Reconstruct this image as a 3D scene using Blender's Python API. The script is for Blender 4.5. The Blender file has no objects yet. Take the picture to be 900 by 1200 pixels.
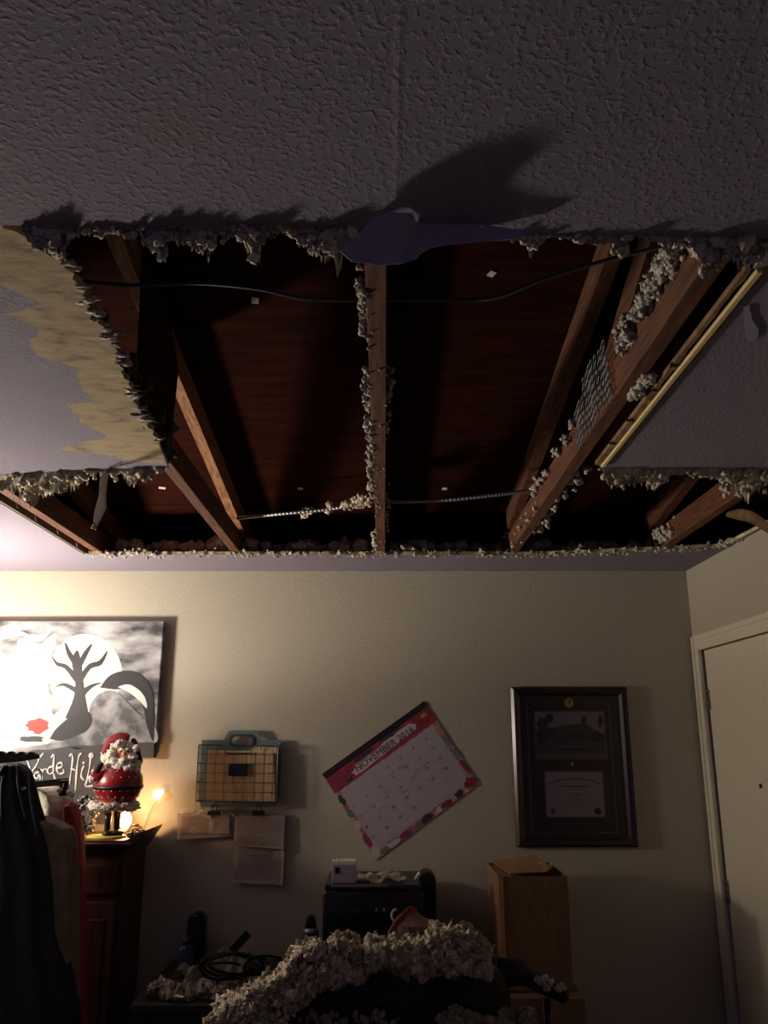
import bpy, bmesh, math, random
from mathutils import Vector, Matrix, noise
from mathutils.geometry import delaunay_2d_cdt
R = math.radians
sc = bpy.context.scene
C = sc.collection
random.seed(7)

# ------------------------------------------------------------------ camera, world, exposure
F = 975.0; PITCH = R(15.2); CAMZ = 1.662
cd = bpy.data.cameras.new('camera'); cam = bpy.data.objects.new('camera', cd); C.objects.link(cam)
cd.sensor_fit = 'HORIZONTAL'; cd.sensor_width = 36; cd.lens = F / 900 * 36
cam.location = (0, 0, CAMZ); cam.rotation_euler = (R(90) + PITCH, 0, 0); cd.clip_start = 0.02
sc.camera = cam
w = bpy.data.worlds.new('world'); sc.world = w; w.use_nodes = True
w.node_tree.nodes['Background'].inputs[0].default_value = (0.38, 0.37, 1.0, 1)
w.node_tree.nodes['Background'].inputs[1].default_value = 0.108
sc.view_settings.view_transform = 'Standard'; sc.view_settings.look = 'None'
sc.view_settings.gamma = 1; sc.view_settings.use_curve_mapping = False
sc.view_settings.exposure = 0.0
LAMP = Vector((-1.98, 3.22, 1.68))          # the torchiere's bulb
LAMP_UP = 74.0; LAMP_GLOW = 60.0; NIGHT = 0.7

CEIL = 2.44; BACK = 3.95; XL = -2.45; XR = 1.458; YF = -1.4
cp, sp = math.cos(PITCH), math.sin(PITCH)
def ray(px, py):
    u = (px - 450) / F; v = (600 - py) / F
    return Vector((u, cp - v * sp, v * cp + sp))
def P(px, py, y):                            # point of the photograph on the upright plane at depth y
    d = ray(px, py); t = y / d.y; return Vector((d.x * t, y, CAMZ + d.z * t))
def A(px, py, z=CEIL):                       # point of the photograph on the level plane at height z
    d = ray(px, py); t = (z - CAMZ) / d.z; return Vector((d.x * t, d.y * t, z))
def S(px, py, x):                            # point of the photograph on the side plane at x
    d = ray(px, py); t = x / d.x; return Vector((x, d.y * t, CAMZ + d.z * t))

# ------------------------------------------------------------------ materials
def lin(c):
    return tuple(((v / 255) / 12.92 if v / 255 <= .04045 else ((v / 255 + .055) / 1.055) ** 2.4) for v in c)
MATS = {}
def mat(name, rgb, rough=.7, rgb2=None, scale=20, bump=0, bscale=60, bdetail=4, metal=0, spec=.5, stretch=(1, 1, 1), lo=.35, hi=.65, dist=0.01, emit=None, es=1, bstretch=None, transl=0):
    if name in MATS: return MATS[name]
    m = bpy.data.materials.new(name); m.use_nodes = True; nt = m.node_tree; n = nt.nodes; L = nt.links
    b = n['Principled BSDF']; b.inputs['Roughness'].default_value = rough; b.inputs['Metallic'].default_value = metal
    b.inputs['Specular IOR Level'].default_value = spec
    b.inputs['Base Color'].default_value = (*lin(rgb), 1)
    g = n.new('ShaderNodeNewGeometry'); mp = n.new('ShaderNodeMapping'); mp.inputs['Scale'].default_value = stretch
    L.new(g.outputs['Position'], mp.inputs['Vector'])
    if rgb2:
        t = n.new('ShaderNodeTexNoise'); t.inputs['Scale'].default_value = scale; t.inputs['Detail'].default_value = 6
        L.new(mp.outputs[0], t.inputs['Vector'])
        r = n.new('ShaderNodeValToRGB'); e = r.color_ramp.elements
        e[0].position = lo; e[1].position = hi; e[0].color = (*lin(rgb), 1); e[1].color = (*lin(rgb2), 1)
        L.new(t.outputs['Fac'], r.inputs[0]); L.new(r.outputs[0], b.inputs['Base Color'])
    if bump:
        t = n.new('ShaderNodeTexNoise'); t.inputs['Scale'].default_value = bscale; t.inputs['Detail'].default_value = bdetail
        src = mp.outputs[0]
        if bstretch:
            m2 = n.new('ShaderNodeMapping'); m2.inputs['Scale'].default_value = bstretch; L.new(g.outputs['Position'], m2.inputs['Vector']); src = m2.outputs[0]
        L.new(src, t.inputs['Vector'])
        bp = n.new('ShaderNodeBump'); bp.inputs['Strength'].default_value = bump; bp.inputs['Distance'].default_value = dist
        L.new(t.outputs['Fac'], bp.inputs['Height']); L.new(bp.outputs[0], b.inputs['Normal'])
    if emit:
        b.inputs['Emission Color'].default_value = (*emit, 1); b.inputs['Emission Strength'].default_value = es
    MATS[name] = m; return m

def ceiling_material():
    m = bpy.data.materials.new('textured_ceiling_paint'); m.use_nodes = True; nt = m.node_tree; n = nt.nodes; L = nt.links
    b = n['Principled BSDF']; b.inputs['Roughness'].default_value = .85; b.inputs['Specular IOR Level'].default_value = .2
    b.inputs['Base Color'].default_value = (*lin((134, 126, 140)), 1)
    g = n.new('ShaderNodeNewGeometry')
    t1 = n.new('ShaderNodeTexNoise'); t1.inputs['Scale'].default_value = 105; t1.inputs['Detail'].default_value = 2.5; t1.inputs['Distortion'].default_value = .2
    t2 = n.new('ShaderNodeTexNoise'); t2.inputs['Scale'].default_value = 6; t2.inputs['Detail'].default_value = 2
    r = n.new('ShaderNodeValToRGB'); r.color_ramp.elements[0].position = .50; r.color_ramp.elements[1].position = .66
    for t in (t1, t2): L.new(g.outputs['Position'], t.inputs['Vector'])
    L.new(t1.outputs['Fac'], r.inputs[0])
    # the taped joint between two boards, a low ridge running away from the camera
    sx = n.new('ShaderNodeSeparateXYZ'); L.new(g.outputs['Position'], sx.inputs[0])
    def mth(op, a, bb):
        q = n.new('ShaderNodeMath'); q.operation = op
        for i, v in enumerate((a, bb)):
            if isinstance(v, (int, float)): q.inputs[i].default_value = v
            else: L.new(v, q.inputs[i])
        return q.outputs[0]
    d = mth('ABSOLUTE', mth('SUBTRACT', sx.outputs[0], .018), 0)
    ridge = mth('MAXIMUM', mth('SUBTRACT', 1, mth('DIVIDE', d, .007)), 0)
    near = mth('LESS_THAN', sx.outputs[1], 1.4)
    ridge = mth('MULTIPLY', mth('MULTIPLY', ridge, near), .9)
    hgt = mth('ADD', mth('ADD', r.outputs[0], mth('MULTIPLY', t2.outputs['Fac'], 1.2)), ridge)
    bp = n.new('ShaderNodeBump'); bp.inputs['Strength'].default_value = .36; bp.inputs['Distance'].default_value = .0022
    L.new(hgt, bp.inputs['Height']); L.new(bp.outputs[0], b.inputs['Normal'])
    # faint brown water stain
    t3 = n.new('ShaderNodeTexNoise'); t3.inputs['Scale'].default_value = 5; t3.inputs['Detail'].default_value = 5; L.new(g.outputs['Position'], t3.inputs['Vector'])
    vd = n.new('ShaderNodeVectorMath'); vd.operation = 'DISTANCE'; L.new(g.outputs['Position'], vd.inputs[0]); c0 = A(205, 150); vd.inputs[1].default_value = c0
    f = mth('MULTIPLY', mth('MAXIMUM', mth('SUBTRACT', 1, mth('DIVIDE', vd.outputs['Value'], .05)), 0), mth('MULTIPLY', t3.outputs['Fac'], .55))
    mx = n.new('ShaderNodeMix'); mx.data_type = 'RGBA'; L.new(f, mx.inputs[0]); mx.inputs[6].default_value = (*lin((134, 126, 140)), 1); mx.inputs[7].default_value = (*lin((150, 105, 80)), 1)
    L.new(mx.outputs[2], b.inputs['Base Color'])
    return m
M_ceil = ceiling_material()
M_wall = mat('cream_wall_paint', (176, 168, 152), .6, bump=.35, bscale=95, bdetail=2, dist=.004, spec=.35)
M_board = mat('torn_tan_board', (166, 144, 108), .9, (92, 70, 48), scale=20, lo=.50, hi=.76, bump=.55, bscale=22, bdetail=6, dist=.006, stretch=(.8, 1.5, 1))
M_edge = mat('gypsum_core', (222, 208, 172), .9, (150, 128, 92), scale=40, bump=.4, bscale=90)
M_insul = mat('grey_insulation', (204, 196, 186), .95, (146, 134, 122), scale=45, lo=.4, hi=.75, bump=.7, bscale=220, dist=.004, spec=.1)
M_insul2 = mat('cream_insulation', (220, 208, 186), .95, (160, 144, 120), scale=35, lo=.4, hi=.75, bump=.7, bscale=220, dist=.004, spec=.1)
M_wood = mat('framing_lumber', (112, 66, 38), .85, (68, 34, 20), scale=14, lo=.35, hi=.65, stretch=(8, .5, 8), bump=.15, bscale=90)
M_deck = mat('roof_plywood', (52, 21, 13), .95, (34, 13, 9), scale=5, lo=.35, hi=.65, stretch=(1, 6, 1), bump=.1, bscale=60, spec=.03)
M_dark = mat('black_plastic', (16, 16, 18), .35)
M_black = mat('matt_black', (14, 14, 15), .7, spec=.3)
M_metal = mat('galvanised_metal', (168, 170, 172), .4, metal=.8)
M_flap = mat('smooth_paper_flap', (158, 152, 166), .85, spec=.1)
M_paper = mat('white_paper', (225, 216, 208), .8, bump=.25, bscale=25, dist=.004, spec=.2)

# ------------------------------------------------------------------ object helpers
def tag(o, label=None, cat=None, group=None, kind=None):
    if label: o['label'] = label
    if cat: o['category'] = cat
    if group: o['group'] = group
    if kind: o['kind'] = kind
    return o
def thing(name, label, cat, loc, group=None):
    o = bpy.data.objects.new(name, None); C.objects.link(o); o.location = Vector(loc); o.empty_display_size = .05
    return tag(o, label, cat, group)
def wpos(o):
    v = Vector((0, 0, 0))
    while o: v += o.location; o = o.parent
    return v
def link(name, me, m, parent=None, smooth=False, center=True):
    for mm in (m if isinstance(m, (list, tuple)) else [m]): me.materials.append(mm)
    o = bpy.data.objects.new(name, me); C.objects.link(o)
    c = Vector((0, 0, 0))
    if center and len(me.vertices):
        xs = [v.co for v in me.vertices]
        c = Vector([(min(v[i] for v in xs) + max(v[i] for v in xs)) / 2 for i in range(3)])
        me.transform(Matrix.Translation(-c))
    if parent: o.parent = parent; o.location = c - wpos(parent)
    else: o.location = c
    if smooth: me.shade_smooth()
    return o
def obj(name, bm, m, parent=None, smooth=False, center=True, **kw):
    me = bpy.data.meshes.new(name); bmesh.ops.recalc_face_normals(bm, faces=bm.faces); bm.to_mesh(me); bm.free()
    o = link(name, me, m, parent, smooth, center)
    return tag(o, **kw)
def NB(): return bmesh.new()
def box(bm, lo, hi, bev=0, mtx=None, mi=0):
    lo, hi = Vector(lo), Vector(hi); r = bmesh.ops.create_cube(bm, size=1)
    s = hi - lo; c = (hi + lo) / 2
    for v in r['verts']: v.co = Vector((v.co.x * s.x, v.co.y * s.y, v.co.z * s.z)) + c
    if mtx: bmesh.ops.transform(bm, matrix=mtx, verts=r['verts'])
    vs = r['verts']
    fs = set(f for v in vs for f in v.link_faces)
    for f in fs: f.material_index = mi
    if bev:
        es = set(e for v in vs for e in v.link_edges)
        bmesh.ops.bevel(bm, geom=list(es), offset=bev, segments=2, affect='EDGES', profile=.6)
def tube(bm, pts, r, n=8, cap=True):
    pts = [Vector(p) for p in pts]; rs = r if isinstance(r, (list, tuple)) else [r] * len(pts); rings = []
    prev = None
    for i, p in enumerate(pts):
        d = (pts[min(i + 1, len(pts) - 1)] - pts[max(i - 1, 0)]).normalized()
        up = prev if prev else (Vector((0, 0, 1)) if abs(d.z) < .9 else Vector((1, 0, 0)))
        a = d.cross(up).normalized(); b = a.cross(d).normalized(); prev = b
        rings.append([bm.verts.new(p + (a * math.cos(t) + b * math.sin(t)) * rs[i]) for t in [2 * math.pi * k / n for k in range(n)]])
    for q, s in zip(rings, rings[1:]):
        for k in range(n): bm.faces.new((q[k], q[(k + 1) % n], s[(k + 1) % n], s[k]))
    if cap: bm.faces.new(rings[0]); bm.faces.new(rings[-1])
def smoothpath(pts, n=6):
    pts = [Vector(p) for p in pts]; out = []
    for i in range(len(pts) - 1):
        p0, p1, p2, p3 = pts[max(i - 1, 0)], pts[i], pts[i + 1], pts[min(i + 2, len(pts) - 1)]
        for k in range(n):
            t = k / n
            out.append(.5 * ((2 * p1) + (p2 - p0) * t + (2 * p0 - 5 * p1 + 4 * p2 - p3) * t * t + (-p0 + 3 * p1 - 3 * p2 + p3) * t ** 3))
    out.append(pts[-1]); return out
def loft(bm, rows, n=32, f=None):            # rows: (cx, cy, z, ax, ay)
    rings = []
    for ri, (cx, cy, z, ax, ay) in enumerate(rows):
        ring = []
        for k in range(n):
            t = 2 * math.pi * k / n; s = f(t, z) if f else 1
            ring.append(bm.verts.new((cx + ax * s * math.cos(t), cy + ay * s * math.sin(t), z)))
        rings.append(ring)
    for q, s in zip(rings, rings[1:]):
        for k in range(n): bm.faces.new((q[k], q[(k + 1) % n], s[(k + 1) % n], s[k]))
    bm.faces.new(rings[0]); bm.faces.new(rings[-1])
def prism(bm, pts, off):                     # planar polygon, extruded by off
    off = Vector(off); a = [bm.verts.new(Vector(p)) for p in pts]; b = [bm.verts.new(Vector(p) + off) for p in pts]
    bm.faces.new(a); bm.faces.new(b[::-1]); n = len(pts)
    for i in range(n): bm.faces.new((a[i], b[i], b[(i + 1) % n], a[(i + 1) % n]))
def ico(level):
    bm = NB(); bmesh.ops.create_icosphere(bm, subdivisions=level, radius=1); bm.verts.ensure_lookup_table()
    v = [x.co.copy() for x in bm.verts]; f = [[y.index for y in x.verts] for x in bm.faces]; bm.free(); return v, f
ICO = {1: ico(1), 2: ico(2), 3: ico(3)}
class Fluff:                                 # many torn tufts of fibre gathered in one mesh
    def __init__(s): s.v = []; s.f = []
    def add(s, c, r, lv=2, sq=(1, 1, 1), rough=.45):
        vs, fs = ICO[lv]; o = len(s.v); c = Vector(c); seed = Vector((random.random() * 50, random.random() * 50, random.random() * 50))
        for v in vs:
            k = 1 + rough * 1.4 * noise.noise(v * 1.6 + seed) + rough * 1.2 * noise.noise(v * 3.6 + seed) + rough * .8 * noise.noise(v * 8 + seed) + random.uniform(-.10, .10)
            s.v.append(c + Vector((v.x * sq[0], v.y * sq[1], v.z * sq[2])) * (r * k))
        s.f += [[i + o for i in f] for f in fs]
    def hang(s, top, h, r):                  # a tuft drooping from top
        n = max(2, int(h / (r * .8))); d = Vector((random.uniform(-.2, .2), random.uniform(-.25, .25), -1))
        for i in range(n):
            t = i / (n - 1); p = Vector(top) + d * h * t + Vector((random.uniform(-1, 1), random.uniform(-1, 1), 0)) * r * .35
            s.add(p, r * (1 - .65 * t) * random.uniform(.8, 1.2), 2, rough=.6)
    def build(s, name, m, parent=None, **kw):
        me = bpy.data.meshes.new(name); me.from_pydata(s.v, [], s.f); me.update()
        return tag(link(name, me, m, parent, True), **kw)
def text(name, body, size, mtx, m, parent, thick=.0004, spacing=1):
    cu = bpy.data.curves.new(name, 'FONT'); cu.body = body; cu.size = size; cu.extrude = thick; cu.align_x = 'CENTER'; cu.align_y = 'CENTER'; cu.space_character = spacing
    tmp = bpy.data.objects.new('tmp', cu); me = bpy.data.meshes.new_from_object(tmp); bpy.data.objects.remove(tmp)
    me.transform(mtx); me.name = name
    return link(name, me, m, parent)

# ------------------------------------------------------------------ structure: room shell
def struct(name, bm, m, **kw): return obj(name, bm, m, kind='structure', **kw)
bm = NB(); box(bm, (XL - .1, YF, -.1), (XR + .1, BACK + .1, 0)); struct('floor', bm, mat('brown_carpet', (96, 82, 70), .95, (74, 62, 54), scale=80, bump=.6, bscale=300))
bm = NB(); box(bm, (XL - .1, BACK, 0), (XR + .1, BACK + .1, 2.455)); struct('wall_back', bm, M_wall)
bm = NB(); box(bm, (XL - .1, YF, 0), (XL, BACK, 2.455)); struct('wall_left', bm, M_wall)
DY0, DY1, DZ = 2.955, 3.868, 2.056             # door opening in the right wall
bm = NB()
box(bm, (XR, YF, 0), (XR + .1, DY0, 2.455)); box(bm, (XR, DY1, 0), (XR + .1, BACK, 2.455)); box(bm, (XR, DY0, DZ), (XR + .1, DY1, 2.455))
struct('wall_right', bm, M_wall)
# front left open below this header to let the bluish world fill in
bm = NB(); box(bm, (XL - .1, YF - .1, 2.1), (XR + .1, YF, 2.455)); struct('wall_front', bm, M_wall)
# attic shell above the ceiling
def deckz(y): return CAMZ + 1.262 - .14 * (y - 1.74)
bm = NB()
y0, y1 = YF - .1, 4.9
for (a, b_) in ((XL - .3, XR + .5),):
    vs = [(a, y0, deckz(y0)), (b_, y0, deckz(y0)), (b_, y1, deckz(y1)), (a, y1, deckz(y1))]
    prism(bm, vs, (0, 0, .015))
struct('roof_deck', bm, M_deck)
bm = NB()
box(bm, (XL - .32, y0, 2.455), (XL - .3, y1, 3.4)); box(bm, (XR + .5, y0, 2.455), (XR + .52, y1, 3.4)); box(bm, (XL - .3, y0 - .02, 2.455), (XR + .5, y0, 3.4)); box(bm, (XL - .3, y1, 2.3), (XR + .5, y1 + .02, 3.4))
box(bm, (XL - .3, BACK + .1, 2.40), (XR + .5, y1, 2.44)); box(bm, (XR + .1, y0, 2.40), (XR + .5, y1, 2.44)); box(bm, (XL - .3, y0, 2.40), (XL - .1, y1, 2.44))
struct('attic_light_closure', bm, mat('attic_closure_brown', (50, 26, 18), .85, (50, 30, 24), scale=6))  # unseen closing planes, added to keep world light out of the attic

# ceiling with the torn opening
def jag(pts, amp, step):
    out = []
    for a, b in zip(pts, pts[1:]):
        n = max(1, int((b - a).length / step)); d = (b - a); t = Vector((-d.y, d.x, 0)).normalized()
        for k in range(n): out.append(a + d * (k / n) + t * (random.uniform(-amp, amp) if k else 0))
    out.append(pts[-1]); return out
ycut = A(900, 550).y
front = jag([A(2, 264), A(60, 266), A(437, 266), A(545, 263), A(600, 276), A(897, 279)], .003, .02)
rightedge = jag([A(893, 300), A(703, 546)], .0035, .025)
rback = jag([A(703, 548), A(900, 550), Vector((1.452, ycut, CEIL))], .010, .02)
rwall = [Vector((1.447, 2.9, CEIL)), Vector((1.43, 3.4, CEIL))]
back = jag([A(872, 631), A(840, 641), A(640, 650), A(99, 650)], .004, .02)
LX = A(99, 650).x
lside = [Vector((LX, 2.7, CEIL))]
lback = jag([Vector((LX, A(0, 556).y, CEIL)), A(0, 556), A(100, 552), A(197, 547)], .010, .02)
ledge = jag([A(186, 520), A(165, 485), A(150, 450), A(140, 425), A(130, 400), A(112, 370), A(100, 345), A(75, 308), A(40, 282), A(4, 268)], .006, .015)
hole = front + rightedge + rback + rwall + back + lside + lback + ledge
tanline = jag([A(-60, 300), A(0, 335), A(48, 357), A(8, 368), A(46, 386), A(34, 402), A(42, 416), A(88, 430), A(96, 455), A(112, 470), A(78, 474), A(96, 496), A(126, 512), A(68, 526), A(128, 534), A(152, 541)], .004, .015)
tanring = [A(-60, 262)] + [A(-2, 262)] + ledge[::-1] + [A(192, 544)] + tanline[::-1]
def inside(p, poly):
    c = False; n = len(poly)
    for i in range(n):
        a, b = poly[i], poly[(i + 1) % n]
        if (a.y > p.y) != (b.y > p.y) and p.x < (b.x - a.x) * (p.y - a.y) / (b.y - a.y) + a.x: c = not c
    return c
verts = [Vector((x, y)) for x, y in ((XL, YF), (XR, YF), (XR, BACK), (XL, BACK))]; edges = [(0, 1), (1, 2), (2, 3), (3, 0)]
def addring(pts, closed=True):
    o = len(verts); verts.extend(Vector((p.x, p.y)) for p in pts); n = len(pts)
    edges.extend((o + i, o + (i + 1) % n) for i in range(n if closed else n - 1))
addring(hole); addring([A(-60, 262)] + tanline + [A(192, 543)], False)
res = delaunay_2d_cdt(verts, edges, [], 0, 1e-5)
V2, F2 = res[0], res[2]
bm = NB(); lowv = [bm.verts.new((v.x, v.y, CEIL)) for v in V2]; topv = [bm.verts.new((v.x, v.y, CEIL + .014)) for v in V2]
cnt = {}
for f in F2:
    c = (V2[f[0]] + V2[f[1]] + V2[f[2]]) / 3
    if inside(c, hole): continue
    q = bm.faces.new([lowv[i] for i in f]); q.material_index = 1 if inside(c, tanring) else 0
    q2 = bm.faces.new([topv[i] for i in f[::-1]]); q2.material_index = 2
    for a, b in zip(f, list(f[1:]) + [f[0]]): cnt.setdefault(frozenset((a, b)), []).append((a, b))
for k, l in cnt.items():
    if len(l) == 1:
        a, b = l[0]; q = bm.faces.new((lowv[a], topv[a], topv[b], lowv[b])); q.material_index = 2
for v in [v for v in bm.verts if not v.link_faces]: bm.verts.remove(v)
struct('ceiling', bm, [M_ceil, M_board, M_edge], center=False)

# door and casing on the right wall
M_trim = mat('white_trim_paint', (214, 205, 186), .45)
d = thing('door_1', None, None, (XR + .02, (DY0 + DY1) / 2, 0)); d['kind'] = 'structure'
bm = NB(); box(bm, (XR + .012, DY0 + .004, .01), (XR + .055, DY1 - .012, DZ - .006), .002); obj('door_slab', bm, M_trim, d)
for z in (P(0, 0, 1).z * 0 + S(826, 820, XR).z, S(850, 1045, XR).z, .25):
    bm = NB(); box(bm, (XR + .003, DY1 - .030, z - .045), (XR + .0135, DY1 - .011, z + .045), .001)
    tube(bm, [(XR + .004, DY1 - .010, z - .046), (XR + .004, DY1 - .010, z + .046)], .006, 8)
    h = obj('hinge', bm, mat('dull_nickel', (128, 116, 100), .35, metal=.7), d)
    bm = NB()
    for k in (-.028, 0, .028): tube(bm, [(XR - .0005, DY1 - .021, z + k), (XR + .0036, DY1 - .021, z + k)], .0035, 8)
    obj('screw', bm, M_dark, h)
p = S(892, 921, XR + .012)
bm = NB(); tube(bm, [(p.x - .004, p.y, p.z), (p.x + .01, p.y, p.z)], .009, 16); obj('peephole', bm, M_black, d)
bm = NB(); tube(bm, [(XR + .015, DY0 + .07, .95), (XR - .04, DY0 + .07, .95)], .014, 12); bmesh.ops.create_uvsphere(bm, u_segments=16, v_segments=10, radius=.03, matrix=Matrix.Translation((XR - .06, DY0 + .07, .95))); obj('door_knob', bm, M_metal, d, True)
bm = NB()
for (y0_, y1_, z0_, z1_) in ((DY1 - .004, DY1 + .066, 0, DZ + .066), (DY0 - .066, DY0 + .004, 0, DZ + .066), (DY0 + .004, DY1 - .004, DZ - .004, DZ + .066)):
    box(bm, (XR - .014, y0_, z0_), (XR + .004, y1_, z1_), .003)
    if z0_ == 0: box(bm, (XR - .020, y0_ + (.038 if y0_ > 3.5 else .006), 0), (XR - .010, y0_ + (.064 if y0_ > 3.5 else .032), DZ + .060), .003)
    else: box(bm, (XR - .020, y0_, z0_ + .044), (XR - .010, y1_, z1_ - .004), .003)
struct('trim_1', bm, M_trim)

# ------------------------------------------------------------------ torchiere, just outside the photograph, that lights the room
t = thing('floor_lamp', 'torchiere floor lamp with a bowl shade in the back left corner', 'lamp', (LAMP.x, LAMP.y, 0))
bm = NB(); loft(bm, [(LAMP.x, LAMP.y, .0, .14, .14), (LAMP.x, LAMP.y, .02, .14, .14), (LAMP.x, LAMP.y, .035, .03, .03)], 32); obj('base', bm, M_black, t, True)
bm = NB(); tube(bm, [(LAMP.x, LAMP.y, .03), (LAMP.x, LAMP.y, LAMP.z - .13)], .012, 12); obj('pole', bm, M_black, t, True)
m = bpy.data.materials.new('frosted_glass_bowl'); m.use_nodes = True; nt = m.node_tree; b = nt.nodes['Principled BSDF']; b.inputs['Base Color'].default_value = (.8, .7, .55, 1); b.inputs['Roughness'].default_value = .5
bm = NB(); n = 32; prof = [(.02, -.13), (.07, -.12), (.115, -.09), (.14, -.06), (.134, -.06), (.11, -.084), (.068, -.112), (.0, -.12)]; prev = None
for (r_, z_) in prof:
    ring = [bm.verts.new((LAMP.x + r_ * math.cos(6.2832 * k / n), LAMP.y + r_ * math.sin(6.2832 * k / n), LAMP.z + z_)) for k in range(n)]
    if prev:
        for k in range(n): bm.faces.new((prev[k], prev[(k + 1) % n], ring[(k + 1) % n], ring[k]))
    prev = ring
obj('lamp_shade', bm, m, t, True)
def light(name, kind, loc, e, col, r, parent, rot=None, size=None, blend=None):
    ld = bpy.data.lights.new(name, kind); ld.energy = e; ld.color = col; ld.shadow_soft_size = r
    if kind == 'SPOT': ld.spot_size = size; ld.spot_blend = blend
    o = bpy.data.objects.new(name, ld); C.objects.link(o); o.parent = parent; o.location = Vector(loc) - wpos(parent)
    if rot: o.rotation_euler = rot
    return o
WARM = (1.0, .90, .77)
light('bulb_light', 'SPOT', LAMP, LAMP_UP, WARM, .10, t, (R(180), 0, 0), R(178), .25)
light('bowl_glow', 'POINT', LAMP + Vector((0, 0, .0)), LAMP_GLOW, WARM, .10, t)

# ------------------------------------------------------------------ roof trusses in the attic
CH0 = CEIL + .014                              # underside of the bottom chords, on top of the board
def truss(x, label, web=None):
    t = thing('roof_truss', label, 'roof truss', (x, 3.9, CH0), 'roof trusses above the torn ceiling')
    bm = NB(); box(bm, (x - .019, YF, CH0), (x + .019, BACK + .7, CH0 + .089), .002); obj('bottom_chord', bm, M_wood, t)
    bm = NB(); ys, ye = YF, 4.75
    vs = [(x - .019, ys, deckz(ys) - .09), (x - .019, ye, deckz(ye) - .09), (x - .019, ye, deckz(ye) - .001), (x - .019, ys, deckz(ys) - .001)]
    prism(bm, vs, (.038, 0, 0)); obj('top_chord', bm, mat('lamp_lit_lumber', (176, 124, 84), .75, (120, 74, 46), scale=14, stretch=(8, .5, 8), bump=.15, bscale=90) if abs(x - XT[0]) < .01 else M_wood, t)  # left chord gets a lighter wood colour, lamplight painted into it
    for (ya, za, yb, zb) in (web or []):
        a = Vector((x, ya, za)); b_ = Vector((x, yb, zb)); dd = (b_ - a).normalized(); nn = Vector((0, -dd.z, dd.y)) * .038
        bm = NB(); prism(bm, [Vector((x - .018, p.y, p.z)) for p in (a - nn, b_ - nn, b_ + nn, a + nn)], (.036, 0, 0)); obj('web', bm, M_wood, t)
    return t
XT = (-.655, -.014, .575, 1.215)
truss(XT[0] - .61, 'roof truss furthest left, mostly hidden above the peeled ceiling remnant')
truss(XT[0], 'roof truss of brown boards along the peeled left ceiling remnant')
truss(XT[1], 'roof truss crossing the middle of the opening, its left edge furred with insulation')
tr = truss(XT[2], 'wide lit roof truss along the right ceiling remnant, with a sloping web board', [(1.93, CH0 + .10, 1.0, deckz(1.0) - .12)])
truss(XT[3], 'reddish roof truss showing only in the gap at the back right', None)
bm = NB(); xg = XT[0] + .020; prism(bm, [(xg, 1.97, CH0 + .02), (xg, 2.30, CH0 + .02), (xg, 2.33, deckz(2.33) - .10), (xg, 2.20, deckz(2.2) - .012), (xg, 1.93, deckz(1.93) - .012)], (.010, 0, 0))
obj('shadow_gap_panel', bm, mat('shadow_gap_brown', (60, 36, 26), .9, (42, 24, 18), scale=12, spec=.1), [o for o in bpy.data.objects if o.name.startswith('roof_truss')][1])  # dark panel added in place of a shadow across the top chord
# expanded metal mesh fixed to the lit truss
g = thing('metal_mesh', 'scrap of expanded grey metal mesh stuck to the side of the lit truss', 'metal mesh', (XT[2] - .03, 2.0, CH0 + .06))
bm = NB()
xm = XT[2] - .030
ya, yb = 1.86, 2.22
cell = .025
for i in range(16):
    for j in range(7):
        cy = ya + (i + .5 * (j % 2)) * cell * 1.1; cz = CH0 + .01 + j * cell * .85
        if cy > yb or (j > 4 and cy > 2.1): continue
        x_ = xm + .004 * math.sin(i * 1.1) - .10 * max(0, cz - CH0 - .07) * 1.2
        ring = [Vector((x_, cy + cell * .52 * math.sin(q), cz + cell * .52 * math.cos(q))) for q in [math.pi / 3 * k for k in range(7)]]
        for a, b_ in zip(ring[:-1], ring[1:]): tube(bm, [a, b_], .0015, 4, False)
obj('mesh_sheet', bm, mat('dusty_mesh_metal', (112, 110, 112), .6, metal=.3), g)

# small white stickers on the roof boards
def decal_deck(px, py, w_, h_, ang):
    # find the point on the sloped deck
    dd = ray(px, py); k = (CAMZ + 1.262 + .14 * 1.74 - CAMZ); tt = k / (dd.z + .14 * dd.y); p = Vector((dd.x * tt, dd.y * tt, CAMZ + dd.z * tt - .003))
    bm = NB(); m_ = Matrix.Translation(p) @ Matrix.Rotation(math.atan(-.14), 4, 'X') @ Matrix.Rotation(ang, 4, 'Z'); box(bm, (-w_ / 2, -h_ / 2, -.0006), (w_ / 2, h_ / 2, .0006), 0, m_); return bm
for (px, py, w_, h_, a, l) in ((299, 351, .02, .028, .2, 'small white tag on the roof boards high in the left bay'), (352, 572, .02, .02, .4, 'small pale tag on the roof boards low in the middle bay'), (521, 572, .02, .022, .1, 'small dim tag on the roof boards right of the middle truss'), (190, 571, .028, .02, .3, 'small white tag on the orange boards by the left truss'), (576, 320, .018, .022, .5, 'small faint tag near the black cable in the right bay')):
    obj('paper_tag', decal_deck(px, py, w_, h_, a), M_paper, label=l, cat='tag', group=None)
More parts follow.
